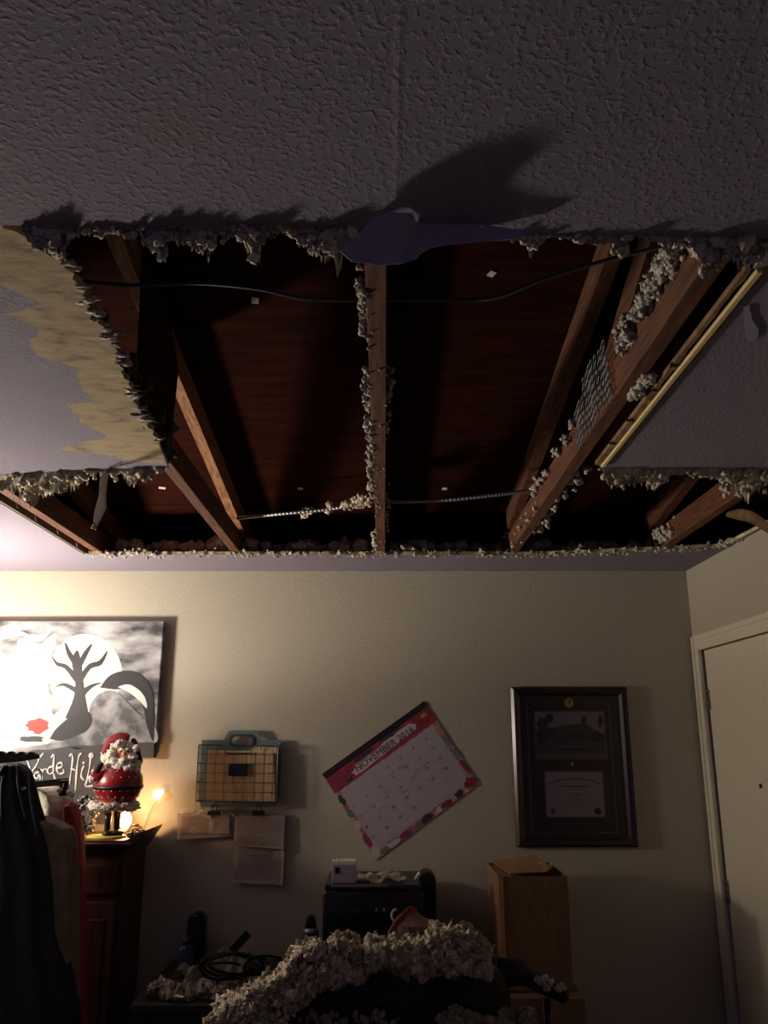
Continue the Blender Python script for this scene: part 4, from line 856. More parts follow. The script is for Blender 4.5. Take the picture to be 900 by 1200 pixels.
# trinkets on the cabinet top
fl = Fluff()
for k in range(26): fl.add((FX(random.uniform(152, 168)), 3.68 + random.uniform(-.03, .05), CZ + random.uniform(.006, .022)), random.uniform(.006, .012), 2, rough=.8)
fl.build('tinsel_garland', mat('dusty_green_tinsel', (96, 98, 92), .6, (180, 176, 168), scale=90, lo=.5, hi=.7), label='short dusty tinsel garland lying right of the santa on the cabinet', cat='garland', kind='stuff')
bm = NB(); pts = [(FX(158) + .03 * math.cos(k * .9) * (1 - k / 30), 3.72 + .012 * math.sin(k * .9), CZ + .022 + k * .0022) for k in range(14)]; tube(bm, pts, .003, 6); obj('curled_ribbon', bm, mat('copper_ribbon', (190, 110, 76), .4), None, True, label='curl of copper ribbon standing on the cabinet right of the santa', cat='ribbon')
fl = Fluff()
for k in range(90): 
    a = random.uniform(0, 6.28); r_ = .045 + random.uniform(-.014, .014); fl.add((P(101, 945, 3.80).x + r_ * math.cos(a) * .8, 3.80 + random.uniform(-.012, .012), CZ + .085 + r_ * 1.2 * math.sin(a)), random.uniform(.006, .013), 2, rough=.9)
fl.build('frosted_wreath', mat('frosted_black_twigs', (40, 36, 40), .7, (200, 190, 190), scale=120, lo=.52, hi=.62), label='small dark wreath flecked with white, left of the santa on the cabinet', cat='wreath')
fl = Fluff()
for k in range(8): fl.add((FX(random.uniform(98, 106)), 3.63, CZ + .008), random.uniform(.006, .010), 2)
fl.build('cotton_scrap', M_fur, label='scrap of white fluff at the left front of the cabinet top', cat='fluff')

# ------------------------------------------------------------------ clothes on a rack, lower left
def garment(name, prof, y, depth, m, parent=None, folds=9, amp=.10, seed=0, **kw):
    """prof: (py, px_left, px_right) down the silhouette"""
    rows = []
    for a, b_ in zip(prof, prof[1:]):
        for k in range(6): t_ = k / 6; rows.append([a[i] + (b_[i] - a[i]) * t_ for i in range(3)])
    rows.append(prof[-1]); bm = NB(); out = []
    N = 72; zr = []
    for ri, (py, pl, pr) in enumerate(rows):
        l = P(pl, py, y); r = P(pr, py, y); z_ = l.z; cx = (l.x + r.x) / 2; ax = (r.x - l.x) / 2
        ring = []
        dp_ = depth * min(1, (ri + 1.5) / 7)
        for k in range(N):
            t_ = 6.2832 * k / N
            f_ = 1 + amp * math.sin(folds * t_ + seed + 1.8 * noise.noise(Vector((z_ * 3, seed, 2)))) * min(1, ri / 8) + amp * .8 * noise.noise(Vector((math.cos(t_) * 2, math.sin(t_) * 2 + seed, z_ * 4)))
            ring.append(bm.verts.new((cx + ax * math.cos(t_) * (1 + (f_ - 1) * .5), y + dp_ * math.sin(t_) * f_, z_ + .004 * noise.noise(Vector((t_ * 2, z_ * 9, seed))))))
        out.append(ring)
    for q, s_ in zip(out, out[1:]):
        for k in range(N): bm.faces.new((q[k], q[(k + 1) % N], s_[(k + 1) % N], s_[k]))
    bm.faces.new(out[0]); bm.faces.new(out[-1])
    return obj(name, bm, m, parent, True, **kw)
GY = 3.24
rk = thing('clothes_rack', 'black metal clothes rack hidden behind the hanging clothes at lower left', 'clothes rack', (-1.45, GY + .25, 0))
zr = P(20, 903, GY + .25).z
bm = NB(); tube(bm, [(-1.95, GY + .12, zr - .06), (-1.47, GY + .12, zr - .06)], .012, 10); obj('hanging_rail', bm, M_dark, rk, True)
for x_ in (-1.93, -1.50):
    bm = NB(); tube(bm, [(x_, GY + .12, .03), (x_, GY + .12, zr - .06)], .012, 10); obj('post', bm, M_dark, rk, True)
    bm = NB(); tube(bm, [(x_, GY - .12, .02), (x_, GY + .25, .02)], .014, 10); obj('foot', bm, M_dark, rk, True)
# scalloped black band above the clothes
bm = NB(); yy = 3.12; top = []
for k in range(61):
    px = -30 + k * 1.25; top.append((px, 884 - 4 * abs(math.sin((px + 30) * .26)) + .03 * px))
pts = [P(x, y, yy) for x, y in top if x < 44] + [P(44, 889, yy), P(20, 893, yy), P(-30, 897, yy)]
prism(bm, pts, (0, .02, 0)); obj('scalloped_black_hanger_band', bm, M_black, None, label='black band with a scalloped top edge above the dark jacket', cat='band')
M_den = mat('black_denim', (24, 26, 34), .9, (15, 16, 22), scale=30, stretch=(3, 3, .6), bump=.3, bscale=200)
dj = thing('dark_jacket', 'black denim jacket hanging nearest the camera at lower left', 'jacket', P(20, 1100, GY))
garment('jacket_body', [(894, 8, 22), (897, 2, 29), (904, -8, 35), (914, -16, 39), (928, -24, 43), (945, -30, 47), (965, -36, 53), (987, -40, 60), (1035, -46, 67), (1086, -50, 70), (1143, -50, 84), (1180, -50, 92), (1300, -50, 95)], GY, .06, M_den, dj, 11, .09, 1)
for (a, b_) in (((20, 896), (30, 960)), ((34, 902), (44, 980)), ((6, 898), (2, 960))):
    pa, pb = P(*a, GY - .045), P(*b_, GY - .064); bm = NB(); tube(bm, smoothpath([pa, pa.lerp(pb, .4) - Vector((0, .02, 0)), pb], 6), .004, 6); obj('seam', bm, mat('seam_grey', (52, 54, 62), .8), dj, True)
for (px, py) in ((4, 911), (29, 924)):
    bm = NB(); c = P(px, py, GY - .05); tube(bm, [c, c + Vector((0, -.016, 0))], .006, 12); obj('button', bm, M_metal, dj)
hg = thing('clip_hanger', 'black clip hanger gripping the cream fleece garment', 'hanger', P(60, 915, GY + .1))
HY = GY + .10
a, b_ = P(38, 919, HY), P(79, 915, HY); bm = NB(); d_ = (b_ - a); prism(bm, [a + Vector((0, 0, .010)), b_ + Vector((0, 0, .010)), b_ - Vector((0, 0, .014)), a - Vector((0, 0, .014))], (0, .014, 0)); obj('bar', bm, M_dark, hg)
bm = NB(); c = P(75, 923, HY - .012); box(bm, c - Vector((.014, .012, .030)), c + Vector((.014, .014, .028)), .004); obj('clip', bm, M_dark, hg)
bm = NB(); c2 = P(74.5, 918, HY - .027); tube(bm, [c2, c2 - Vector((0, 0, .012))], .003, 6); obj('clip_pin', bm, M_metal, hg)
bm = NB(); m_ = a.lerp(b_, .2); tube(bm, smoothpath([m_ + Vector((0, .007, .008)), m_ + Vector((0, .007, .04)), m_ + Vector((-.02, .0, .055)), m_ + Vector((-.035, 0, .04))], 5), .003, 6); obj('hook', bm, M_metal, hg, True)
M_cream = mat('cream_fleece', (226, 218, 198), .95, (200, 190, 168), scale=18, bump=.5, bscale=90)
garment('cream_garment', [(921, 36, 50), (923, 32, 62), (926, 30, 72), (931, 30, 80), (938, 30, 85), (948, 32, 87), (960, 36, 84), (980, 44, 80), (1010, 46, 78)], GY + .20, .085, M_cream, None, 6, .16, 3, label='cream fleece garment folded over the clip hanger', cat='garment')
fl = Fluff(); 
for (px, py) in ((70, 926), (81, 929), (84, 932)): fl.add(P(px, py, HY - .03), .009, 3)
fl.build('fleece_tuft', M_fur, label='tufts of white lining at the clip of the black hanger', cat='lining')
garment('red_garment', [(940, 80, 84), (944, 78, 88), (952, 77, 92), (964, 76, 95), (980, 76, 97), (1030, 78, 99), (1090, 80, 99), (1143, 82, 98), (1250, 82, 97)], GY + .14, .06, mat('red_cloth', (150, 26, 32), .8, (110, 16, 22), scale=16), None, 5, .08, 5, label='red garment edge hanging between the beige coat and the cabinet', cat='garment')
garment('beige_coat', [(956, 42, 50), (960, 40, 62), (965, 40, 76), (970, 40, 85), (980, 40, 89), (1016, 44, 91), (1087, 50, 92), (1166, 54, 93), (1240, 54, 94), (1300, 54, 94)], GY + .04, .06, mat('beige_canvas', (112, 98, 84), .9, (92, 80, 68), scale=22), None, 7, .07, 7, label='long beige coat hanging between the dark jacket and the red garment', cat='coat')

# ------------------------------------------------------------------ desk along the back wall and what stands on it
DZk = .75
M_desk = mat('black_desk_wood', (30, 24, 22), .5, (20, 16, 15), scale=10, stretch=(1, 6, 6))
dk = thing('desk', 'low dark desk against the back wall, mostly hidden by insulation', 'desk', (-.3, 3.62, 0))
bm = NB(); box(bm, (-.90, 3.30, DZk - .03), (.40, 3.94, DZk), .004); obj('desktop', bm, M_desk, dk)
for (x_, y_) in ((-.87, 3.34), (.37, 3.34), (-.87, 3.90), (.37, 3.90)):
    bm = NB(); box(bm, (x_ - .025, y_ - .025, 0), (x_ + .025, y_ + .025, DZk - .03), .003); obj('leg', bm, M_desk, dk)
bm = NB(); box(bm, (-.86, 3.32, DZk - .13), (.34, 3.34, DZk - .03)); obj('apron', bm, M_desk, dk)
rs = thing('printer_stand', 'black riser box under the printer', 'stand', (-.05, 3.72, DZk))
bm = NB(); box(bm, (-.22, 3.57, DZk), (.13, 3.88, .893), .004); obj('riser', bm, M_desk, rs)
# printer
PY = 3.54; pxl, pxr = P(378, 1060, PY).x, P(497, 1060, PY).x; pzt, pzb = P(440, 1037, PY).z, .895
pr = thing('printer', 'black desktop printer on the desk beneath the calendar', 'printer', ((pxl + pxr) / 2, PY + .17, .893))
bm = NB(); box(bm, (pxl, PY, pzb), (pxr, PY + .36, pzt - .02), .014); obj('printer_body', bm, M_dark, pr, True)
bm = NB(); box(bm, (pxl + .006, PY + .01, pzt - .022), (pxr - .008, PY + .355, pzt), .006); obj('scanner_lid', bm, mat('dark_grey_plastic', (40, 38, 44), .4), pr)
bm = NB(); prism(bm, [(pxl + .02, PY - .004, pzb + .11), (pxr - .02, PY - .004, pzb + .11), (pxr - .02, PY + .012, pzt - .025), (pxl + .02, PY + .012, pzt - .025)], (0, .02, 0)); pn = obj('control_panel', bm, mat('panel_black', (24, 24, 26), .25), pr)
for px in (441, 450):
    c = P(px, 1066, PY - .006); bm = NB(); tube(bm, [c, c + Vector((0, .01, 0))], .006, 10); obj('button', bm, mat('silver_button', (170, 170, 176), .3, metal=.5), pn)
c = P(433, 1068, PY - .006); bm = NB(); box(bm, c - Vector((.032, .001, .014)), c + Vector((.020, .006, .016)), .001); obj('display', bm, mat('display_glass', (34, 36, 40), .1), pn)
bm = NB(); box(bm, (pxl + .05, PY - .06, pzb + .012), (pxr - .05, PY + .02, pzb + .022), .003); box(bm, (pxl + .04, PY - .005, pzb + .02), (pxr - .04, PY + .002, pzb + .075), .002); obj('paper_tray', bm, M_dark, pr)
bm = NB(); box(bm, (pxl + .03, PY - .001, pzt - .010), (pxr - .14, PY + .012, pzt - .001), .002); obj('lid_lip', bm, mat('lid_lip_grey', (96, 88, 98), .5), pr)
# white power adapter box on the printer
wb = thing('white_box', 'small white box with a dark label on the left of the printer lid', 'box', P(403, 1029, PY + .05))
q0, q1 = P(389, 1029, PY + .04), P(417, 1029, PY + .04); hz_ = P(403, 1009, PY + .04).z
bm = NB(); box(bm, (q0.x, PY + .04, pzt), (q1.x, PY + .12, hz_), .002); obj('carton', bm, mat('white_carton', (214, 206, 190), .6), wb)
bm = NB(); box(bm, (q0.x + .002, PY + .0385, pzt + .003), (q1.x - .003, PY + .040, hz_ - .014)); obj('front_print', bm, mat('lavender_print', (150, 142, 158), .6), wb)
c = P(395.5, 1020, PY + .038); bm = NB(); box(bm, c - Vector((.009, .001, .011)), c + Vector((.009, .001, .011))); obj('dark_label', bm, M_black, wb)
for px in (393, 397):
    c = P(px, 1007, PY + .07); bm = NB(); tube(bm, [(c.x, PY + .07, hz_), (c.x, PY + .07, hz_ + .006)], .004, 8); obj('stud', bm, M_metal, wb)
def crumple(name, pts, z, m, amp, seed, **kw):
    a, b_, c, d_ = [Vector(p) for p in pts]; bm = NB(); g_ = []
    for j in range(11):
        row = []
        for i in range(17):
            u, v = i / 16, j / 10; p = a.lerp(b_, u).lerp(d_.lerp(c, u), v); p.z = z + .002 + amp * max(0, .3 + noise.noise(Vector((u * 4 + seed, v * 3, seed))) + .4 * noise.noise(Vector((u * 9, v * 7, seed))))
            row.append(bm.verts.new(p))
        g_.append(row)
    for j in range(10):
        for i in range(16): bm.faces.new((g_[j][i], g_[j][i + 1], g_[j + 1][i + 1], g_[j + 1][i]))
    bmesh.ops.solidify(bm, geom=bm.faces[:], thickness=.0008); return obj(name, bm, m, None, False, **kw)
xa, xb = P(418, 1030, PY + .06).x, P(476, 1030, PY + .06).x
crumple('loose_papers', [(xa, PY + .03, 0), (xb, PY + .03, 0), (xb - .02, PY + .24, 0), (xa, PY + .24, 0)], pzt, M_paper, .030, 3, label='crumpled white papers lying on the printer lid', cat='paper')
# tall rounded black speaker
qx = P(501, 1060, PY + .1).x; zt_ = P(501, 1021, PY + .1).z
sp_ = thing('desktop_speaker', 'tall black round-topped speaker at the right end of the printer', 'speaker', (qx, PY + .14, DZk))
hw_ = (P(511, 1050, PY + .1).x - P(491, 1050, PY + .1).x) / 2
bm = NB(); pts = [Vector((qx - hw_, PY + .08, DZk)), Vector((qx + hw_, PY + .08, DZk))] + [Vector((qx + hw_ * math.cos(R(a)), PY + .08, zt_ - hw_ + hw_ * math.sin(R(a)))) for a in range(0, 181, 15)]
prism(bm, pts, (0, .11, 0)); obj('cabinet_shell', bm, M_dark, sp_)
bm = NB(); pts = [Vector((qx + (v.x - qx) * .82, PY + .072, v.z if v.z < zt_ - hw_ else zt_ - hw_ + (v.z - zt_ + hw_) * .82)) for v in pts]; pts[0].z += .02; pts[1].z += .02
prism(bm, pts, (0, .01, 0)); obj('grille', bm, mat('grille_black', (20, 20, 21), .95), sp_)
sh = P(489, 1030, PY + .12); bm = NB(); prism(bm, [(sh.x - .012, PY + .12, pzt), (sh.x + .008, PY + .12, pzt), (sh.x + .010, PY + .12, pzt + .026), (sh.x + .002, PY + .12, pzt + .022)], (0, .03, 0)); obj('paper_scrap', bm, M_paper, label='small pale scrap of paper beside the black speaker', cat='paper')
# bottle, left of the printer
BY = 3.62; c = P(364, 1100, BY); zt_ = P(363, 1073, BY).z; rb = (P(373, 1095, BY).x - P(354.5, 1095, BY).x) / 2
bo = thing('spray_bottle', 'black bottle with a silver shoulder and tapered black cap, left of the printer', 'bottle', (c.x, BY, DZk))
z1_, z2_, z3_ = P(363, 1093, BY).z, P(363, 1087, BY).z, P(363, 1088, BY).z
bm = NB(); loft(bm, [(c.x, BY, DZk, rb * .95, rb * .95), (c.x, BY, DZk + .008, rb, rb), (c.x, BY, z1_, rb, rb)], 28); obj('bottle_body', bm, M_dark, bo, True)
bm = NB(); loft(bm, [(c.x, BY, z1_, rb * 1.02, rb * 1.02), (c.x, BY, z1_ + .010, rb * 1.0, rb * 1.0), (c.x, BY, z2_, rb * .80, rb * .80)], 28); obj('silver_shoulder', bm, mat('silver_plastic', (150, 148, 158), .35, metal=.5), bo, True)
bm = NB(); loft(bm, [(c.x, BY, z2_, rb * .78, rb * .78), (c.x, BY, zt_ - .006, rb * .50, rb * .50), (c.x, BY, zt_, rb * .42, rb * .42)], 28); obj('cap', bm, M_black, bo, True)
# black cordless handset in its cradle and a blue bottle
HYY = 3.80; c = P(228, 1120, HYY); zt_ = P(228, 1070, HYY).z; w_ = (P(238, 1100, HYY).x - P(217, 1100, HYY).x) / 2
hs = thing('black_handset', 'tall round-topped black handset standing at the left end of the desk', 'handset', (c.x, HYY, DZk))
bm = NB(); pts = [Vector((c.x - w_, HYY, DZk)), Vector((c.x + w_, HYY, DZk))] + [Vector((c.x + w_ * math.cos(R(a)), HYY, zt_ - w_ + w_ * math.sin(R(a)))) for a in range(0, 181, 15)]
prism(bm, pts, (0, .05, 0)); obj('handset_body', bm, M_dark, hs)
bm = NB(); q = P(228, 1073, HYY); tube(bm, [(q.x, HYY - .002, q.z), (q.x, HYY + .004, q.z)], .004, 10); obj('indicator', bm, M_metal, hs)
bm = NB(); box(bm, (c.x - w_ * 1.3, HYY - .05, DZk), (c.x + w_ * 1.3, HYY + .07, DZk + .03), .008); obj('cradle', bm, M_black, hs)
BY2 = 3.66; c = P(217, 1130, BY2); zt_ = P(217, 1103, BY2).z; rb = (P(226, 1115, BY2).x - P(209, 1115, BY2).x) / 2
bb = thing('blue_bottle', 'dim blue bottle in front of the black handset', 'bottle', (c.x, BY2, DZk))
bm = NB(); loft(bm, [(c.x, BY2, DZk, rb * .95, rb * .7), (c.x, BY2, DZk + .01, rb, rb * .75), (c.x, BY2, zt_ - .03, rb, rb * .75), (c.x, BY2, zt_ - .01, rb * .5, rb * .45)], 28); obj('bottle_body', bm, mat('blue_plastic', (34, 44, 78), .4), bb, True)
bm = NB(); loft(bm, [(c.x, BY2, zt_ - .01, rb * .52, rb * .52), (c.x, BY2, zt_ + .012, rb * .5, rb * .5)], 20); obj('cap', bm, mat('navy_cap', (24, 28, 44), .4), bb, True)
# papers, a bag of cables and a coil of cable
crumple('crumpled_bag', [(-.80, 3.42, 0), (-.44, 3.42, 0), (-.46, 3.72, 0), (-.78, 3.72, 0)], DZk, mat('pale_plastic_bag', (160, 150, 136), .4, (126, 112, 100), scale=12), .10, 6, label='crumpled pale plastic bag under the coiled black cables', cat='bag')
crumple('folded_cloth', [(-.50, 3.50, 0), (-.33, 3.50, 0), (-.33, 3.80, 0), (-.5, 3.8, 0)], DZk, mat('mauve_cloth', (130, 116, 122), .9), .07, 12, label='mauve folded cloth right of the coiled cables', cat='cloth')
for i, (cx, cy, rx_, rz_, tz) in enumerate(((272, 1131, 36, 14, 0), (268, 1134, 33, 16, .02), (276, 1129, 30, 12, .04), (312, 1128, 24, 9, .06), (300, 1131, 14, 10, .03), (262, 1137, 26, 10, .05))):
    YY = 3.44 - .012 * i; pts = [P(cx + rx_ * math.cos(R(a)) + 2 * math.sin(R(a * 3 + i * 50)), cy + tz * 20 + rz_ * math.sin(R(a)), YY + .02 * math.cos(R(a))) for a in range(-20, 330, 14)]
    bm = NB(); tube(bm, smoothpath(pts, 3), .0045 if i % 2 else .006, 7); obj('coiled_cable', bm, M_black, None, True, label=('large outer loop of black cable on the crumpled bag', 'second loop of black cable lying low on the crumpled bag', 'inner loop of black cable over the crumpled bag', 'wide thin loop of cable reaching right over the mauve cloth', 'small upright loop of cable in the middle of the coil', 'lowest loop of cable at the front of the desk')[i], cat='cable', group='loops of black cable on the desk')
for (a, b_, m_, l) in (((279, 1107), (291, 1094), M_dark, 'dark striped stick leaning up behind the cable coil'), ((289, 1110), (298, 1100), mat('pale_stick', (150, 140, 130), .6), 'short pale stick leaning behind the cable coil')):
    pa, pb = P(*a, 3.66), P(*b_, 3.66); d_ = (pb - pa).normalized(); n_ = d_.cross(Vector((0, 1, 0))) * .016; pa0 = pa - d_ * .06
    bm = NB(); prism(bm, [pa0 - n_, pb - n_, pb + n_, pa0 + n_], (0, .012, 0)); o_ = obj('marker', bm, m_, None, label=l, cat='stick')

# ------------------------------------------------------------------ cardboard boxes at the right
M_card = mat('cardboard', (128, 96, 70), .9, (112, 84, 60), scale=14, stretch=(4, 4, 1)); M_card2 = mat('cardboard_inside', (140, 104, 72), .9)
c1 = thing('cardboard_box', 'tall open-topped cardboard box standing below the framed diploma', 'cardboard box', (.585, 3.68, .74))
bx0, bx1, by0, by1, bz0 = P(584, 1026, 3.5).x, P(665, 1030, 3.5).x, 3.5, 3.87, .741; bz1 = P(620, 1027, 3.5).z; th = .005
bm = NB(); box(bm, (bx0, by0, bz0), (bx1, by0 + th, bz1)); obj('front_panel', bm, M_card, c1)
bm = NB(); box(bm, (bx0, by1 - th, bz0), (bx1, by1, bz1)); obj('back_panel', bm, M_card, c1)
for xx in (bx0, bx1 - th): bm = NB(); box(bm, (xx, by0 + th, bz0), (xx + th, by1 - th, bz1)); obj('side_panel', bm, M_card, c1)
bm = NB(); box(bm, (bx0 + th, by0 + th, bz0), (bx1 - th, by1 - th, bz0 + th)); obj('bottom_panel', bm, M_card, c1)
bm = NB(); prism(bm, [(bx0 + .002, by0 + .03, bz1 - .006), (bx0 + .09, by0 + .03, bz1 - .012), (bx0 + .09, by1 - .03, bz1 - .012), (bx0 + .002, by1 - .03, bz1 - .006)], (0, 0, .004)); obj('flap', bm, M_card2, c1)
bm = NB(); a = [(bx0 + .02, by1 - .01, bz1 + .004), (bx1 - .06, by1 - .02, bz1 + .030), (bx1 - .055, by0 + .16, bz1 + .022), (bx1 - .03, by0 + .12, bz1 + .018), (bx1 - .07, by0 + .05, bz1 + .006), (bx0 + .05, by0 + .03, bz1 + .004)]; prism(bm, a, (0, 0, .004)); obj('flap', bm, M_card2, c1)
bm = NB(); prism(bm, [(bx0 - .001, by0 - .003, bz0), (bx0 + .020, by0 - .003, bz0), (bx0 + .018, by0 - .003, bz1), (bx0 - .001, by0 - .003, bz1)], (0, .002, 0)); obj('corner_seam', bm, mat('cardboard_edge', (178, 134, 92), .9), c1)
fl = Fluff(); rnd = random.Random(8)
for (px, py) in ((595, 1020), (612, 1016), (633, 1012), (640, 1014), (646, 1013), (599, 1022)): 
    q = A(px, py, bz1 + .02) if False else P(px, py, 3.68); fl.add(q, .006, 2)
fl.build('box_crumbs', M_insul2, label='crumbs of insulation on the flap of the tall cardboard box', cat='insulation', kind='stuff')
c2 = thing('cardboard_box', 'lower cardboard box half hidden beneath the tall one', 'cardboard box', (.60, 3.66, 0))
lx0, lx1 = bx0 - .01, bx1 + .03
bm = NB(); box(bm, (lx0, 3.44, 0), (lx1, 3.90, .735), .004); obj('box_shell', bm, M_card, c2)
bm = NB(); box(bm, (lx0 + .10, 3.438, .10), (lx0 + .15, 3.4405, .734)); obj('packing_tape', bm, mat('brown_tape', (110, 80, 52), .3), c2)

# ------------------------------------------------------------------ black office chair heaped with fallen insulation, in front of the desk
KY = 2.85
ch = thing('office_chair', 'black office chair buried under fallen insulation', 'chair', (.12, KY, 0))
def KP(px, py, dy=0): return P(px, py, KY + dy)
kz = KP(450, 1135).z
M_leather = mat('black_leather', (15, 15, 17), .5, (10, 10, 11), scale=20, bump=.4, bscale=40, spec=.4)
prof = [(1400, 330, 596), (1300, 318, 602), (1200, 322, 600), (1170, 335, 598), (1150, 360, 594), (1136, 400, 586), (1128, 440, 574), (1124, 470, 560)]
rows = []
for py, pl, pr_ in prof:
    l, r = KP(pl, py), KP(pr_, py); rows.append(((l.x + r.x) / 2, KY + .03 * (l.z - .7), l.z, (r.x - l.x) / 2, .075))
bm = NB(); loft(bm, rows, 40, lambda t, z: 1 + .05 * noise.noise(Vector((math.cos(t) * 2, math.sin(t) * 2, z * 6)))); obj('backrest', bm, M_leather, ch, True)
bm = NB(); pts = smoothpath([KP(585, 1140, .05), KP(610, 1140, .05), KP(630, 1150, .06), KP(652, 1160, .08), KP(664, 1170, .09)], 5); tube(bm, pts, [.045, .043, .041, .040, .038, .036, .034, .032, .031, .030, .030, .030, .030, .029, .029, .028, .028, .026, .024, .020, .012][:len(pts)], 14); obj('armrest', bm, M_leather, ch, True)
bm = NB(); a = KP(640, 1170, .09); tube(bm, [a, (a.x + .01, a.y, .50), (a.x - .06, a.y, .44)], [.014, .016, .014], 10); obj('armrest_post', bm, M_dark, ch, True)
bm = NB(); pts = smoothpath([KP(345, 1190, .05), KP(315, 1200, .08), KP(290, 1215, .12)], 5); tube(bm, pts, .03, 12); obj('armrest', bm, M_leather, ch, True)
bm = NB(); box(bm, (-.18, KY + .06, .43), (.40, KY + .42, .52), .03); obj('seat', bm, M_leather, ch, True)
bm = NB(); tube(bm, [(.11, KY + .19, .09), (.11, KY + .19, .43)], .028, 14); obj('gas_post', bm, M_dark, ch, True)
for k in range(5):
    a = 6.2832 * k / 5 + .3; e = Vector((.11 +   .23 * math.cos(a), KY + .19 +   .23 * math.sin(a), .075)); bm = NB(); tube(bm, [(.11, KY + .19, .11), e], [.024, .016], 8); obj('star_leg', bm, M_dark, ch, True)
    bm = NB(); tube(bm, [e + Vector((-.012, 0, -.047)), e + Vector((.012, 0, -.047))], .028, 14); obj('caster', bm, M_dark, ch, True)
# heap: lumps following the outline in the photograph, thick and deep
heap_top = [(236, 1206), (250, 1190), (275, 1172), (300, 1158), (318, 1150), (330, 1138), (345, 1122), (358, 1108), (372, 1102), (386, 1106), (396, 1098), (408, 1106), (422, 1110), (440, 1104), (460, 1106), (478, 1104), (494, 1100), (510, 1096), (524, 1090), (536, 1092), (552, 1090), (566, 1100), (572, 1118), (575, 1138)]
heap_bot = [(236, 1215), (262, 1215), (300, 1215), (330, 1215), (338, 1205), (345, 1190), (352, 1180), (362, 1168), (376, 1158), (392, 1158), (408, 1154), (424, 1150), (434, 1136), (450, 1128), (462, 1128), (476, 1132), (486, 1136), (494, 1150), (502, 1144), (512, 1142), (526, 1142), (544, 1142), (560, 1144), (575, 1146)]
def interp(L, x):
    for a, b_ in zip(L, L[1:]):
        if a[0] <= x <= b_[0]: return a[1] + (b_[1] - a[1]) * (x - a[0]) / max(1e-6, b_[0] - a[0])
    return L[-1][1] if x > L[-1][0] else L[0][1]
hb_ = Fluff(); rnd = random.Random(21); random.seed(21)
ht = [(a[0], a[1]) for a in heap_top]
for i in range(1900):
    px = rnd.uniform(238, 573); yt = interp(ht, px); yb_ = interp(heap_bot, px)
    v = rnd.random() ** 1.0; py = yt + 4 + (yb_ - yt - 5) * v
    dep = KY - .10 - .02 * v + rnd.uniform(-.015, .02)
    hb_.add(P(px, py, dep), rnd.uniform(.005, .013) * (1.35 if i % 5 == 0 else 1), 3 if i % 2 == 0 else 2, (1, 1, 1), .62)
for i in range(420):                           # bulk behind the visible face, over the top of the backrest
    px = rnd.uniform(250, 568); yt = interp(ht, px)
    dep = KY + rnd.uniform(-.09, .16); p = P(px, yt + 10, KY - .09); hb_.add((p.x * dep / (KY - .09) * .99 + 0, dep, p.z - rnd.uniform(.0, .03) - .02), rnd.uniform(.012, .024), 3, (1, 1, 1), .8)
M_heap = mat('heap_insulation', (218, 204, 180), .95, (142, 126, 106), scale=26, lo=.38, hi=.7, bump=.9, bscale=150, spec=.1)
hb_.build('insulation_heap', M_heap, label='big heap of fallen fluffy insulation draped over the back of the office chair', cat='insulation', kind='stuff')
hb_ = Fluff()
for (px, py, r_) in ((570, 1113, .013), (566, 1120, .008), (645, 1152, .007), (655, 1158, .008), (634, 1150, .010), (639, 1145, .008), (640, 1158, .008), (629, 1148, .005), (660, 1156, .006)):
    for k in range(3): hb_.add(P(px + rnd.uniform(-2, 2), py + rnd.uniform(-2, 2), KY - .0), r_, 3)
hb_.build('armrest_crumbs', M_insul, label='white tufts of insulation sitting on the right armrest of the chair', cat='insulation', kind='stuff')
hb_ = Fluff()
for k in range(160):
    px = rnd.uniform(515, 625); hb_.add(P(px, 1192 + rnd.uniform(-4, 14) + 6 * math.sin(px * .08), KY - .10), rnd.uniform(.006, .014), 2, rough=.6)
for k in range(60): hb_.add(P(rnd.uniform(350, 470), rnd.uniform(1185, 1206), KY - .10), rnd.uniform(.004, .010), 2, rough=.7)
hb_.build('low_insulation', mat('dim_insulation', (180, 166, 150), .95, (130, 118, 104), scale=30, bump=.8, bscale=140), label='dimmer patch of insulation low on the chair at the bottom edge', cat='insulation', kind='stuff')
hb_ = Fluff()
for k in range(260):
    px = rnd.uniform(178, 335); t_ = rnd.random(); p = A(px, 1171 - 18 * t_ * (.5 + .5 * noise.noise(Vector((px * .05, 0, 0)))) , DZk + .004); hb_.add(p + Vector((0, 0, rnd.uniform(.0, .03))), rnd.uniform(.008, .020), 2, rough=.7)
hb_.build('desk_insulation', mat('dim_insulation', (0, 0, 0)), label='scattered clumps of insulation on the front left of the desk', cat='insulation', kind='stuff')
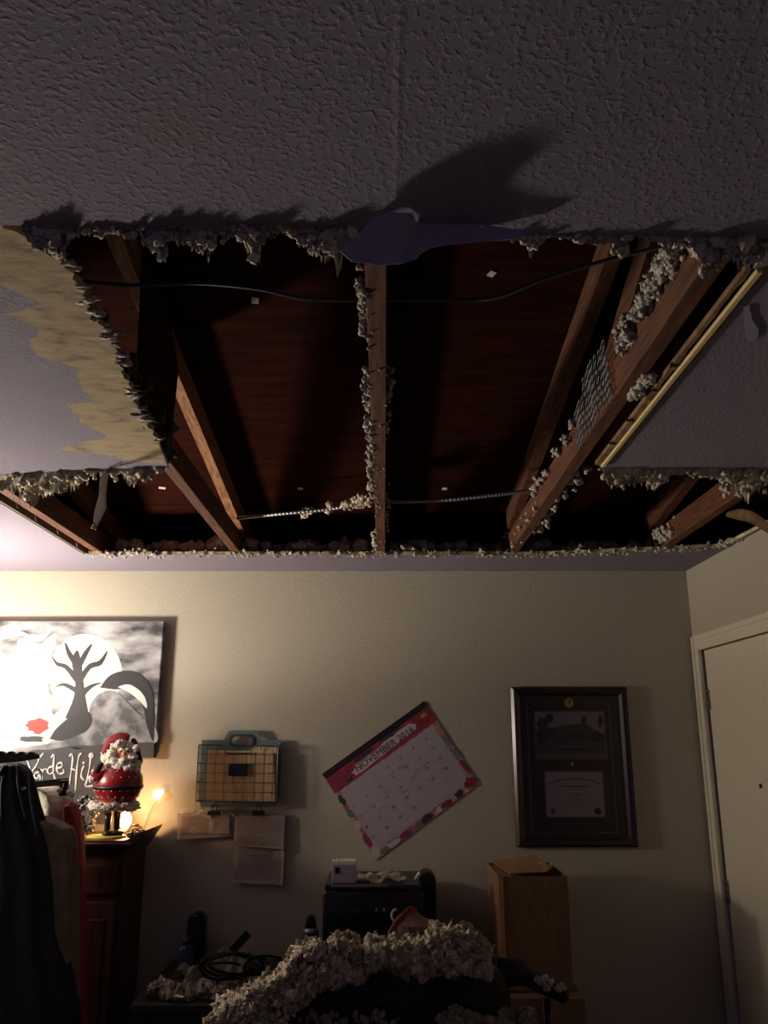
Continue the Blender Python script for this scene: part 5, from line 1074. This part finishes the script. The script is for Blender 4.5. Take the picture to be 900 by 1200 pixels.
p = A(210, 1168, DZk + .022); bm = NB(); box(bm, (-.02, -.006, 0), (.02, .006, .003), 0, Matrix.Translation(p) @ Matrix.Rotation(-.5, 4, 'Z')); obj('paper_sliver', bm, M_paper, label='bright paper sliver on the desk insulation', cat='paper')

# clear red-edged plastic bag between the heap and the printer
m = bpy.data.materials.new('clear_pink_plastic'); m.use_nodes = True; nt = m.node_tree; n = nt.nodes; n.clear(); o_ = n.new('ShaderNodeOutputMaterial'); mx = n.new('ShaderNodeMixShader'); mx.inputs[0].default_value = .45; tr2 = n.new('ShaderNodeBsdfTransparent'); tr2.inputs[0].default_value = (.8, .6, .6, 1); pb2 = n.new('ShaderNodeBsdfPrincipled'); pb2.inputs['Base Color'].default_value = (.45, .30, .30, 1); pb2.inputs['Roughness'].default_value = .15
nt.links.new(tr2.outputs[0], mx.inputs[1]); nt.links.new(pb2.outputs[0], mx.inputs[2]); nt.links.new(mx.outputs[0], o_.inputs[0])
BGY = 3.12
bg = thing('plastic_bag', 'clear plastic bag with a red printed edge in front of the printer', 'bag', P(490, 1110, BGY))
prof = [(1130, 452, 545), (1105, 456, 540), (1094, 456, 528), (1082, 460, 512), (1074, 466, 496), (1067, 474, 486), (1063, 478, 482)]
rows = []
for py, pl_, pr_ in prof:
    l, r = P(pl_, py, BGY), P(pr_, py, BGY); rows.append(((l.x + r.x) / 2, BGY, l.z, (r.x - l.x) / 2, .05 * min(1, (r.x - l.x) / .15)))
bm = NB(); loft(bm, rows, 40, lambda t, z: 1 + .12 * noise.noise(Vector((math.cos(t) * 3, math.sin(t) * 3, z * 25)))); obj('clear_film', bm, m, bg, False)
bm = NB(); pts = smoothpath([P(457, 1093, BGY - .03), P(464, 1081, BGY - .03), P(473, 1071, BGY - .02), P(481, 1064, BGY - .01), P(488, 1068, BGY - .02)], 5); tube(bm, pts, [.003] + [.006] * (len(pts) - 2) + [.002], 7); obj('red_edge', bm, mat('red_print', (120, 30, 32), .3), bg)
bm = NB(); tube(bm, smoothpath([P(462, 1080, BGY - .02), P(459, 1074, BGY - .02), P(461, 1067, BGY - .02), P(465, 1066, BGY - .02)], 4), .0045, 6); obj('twisted_tie', bm, mat('hazy_plastic', (0, 0, 0)), bg)
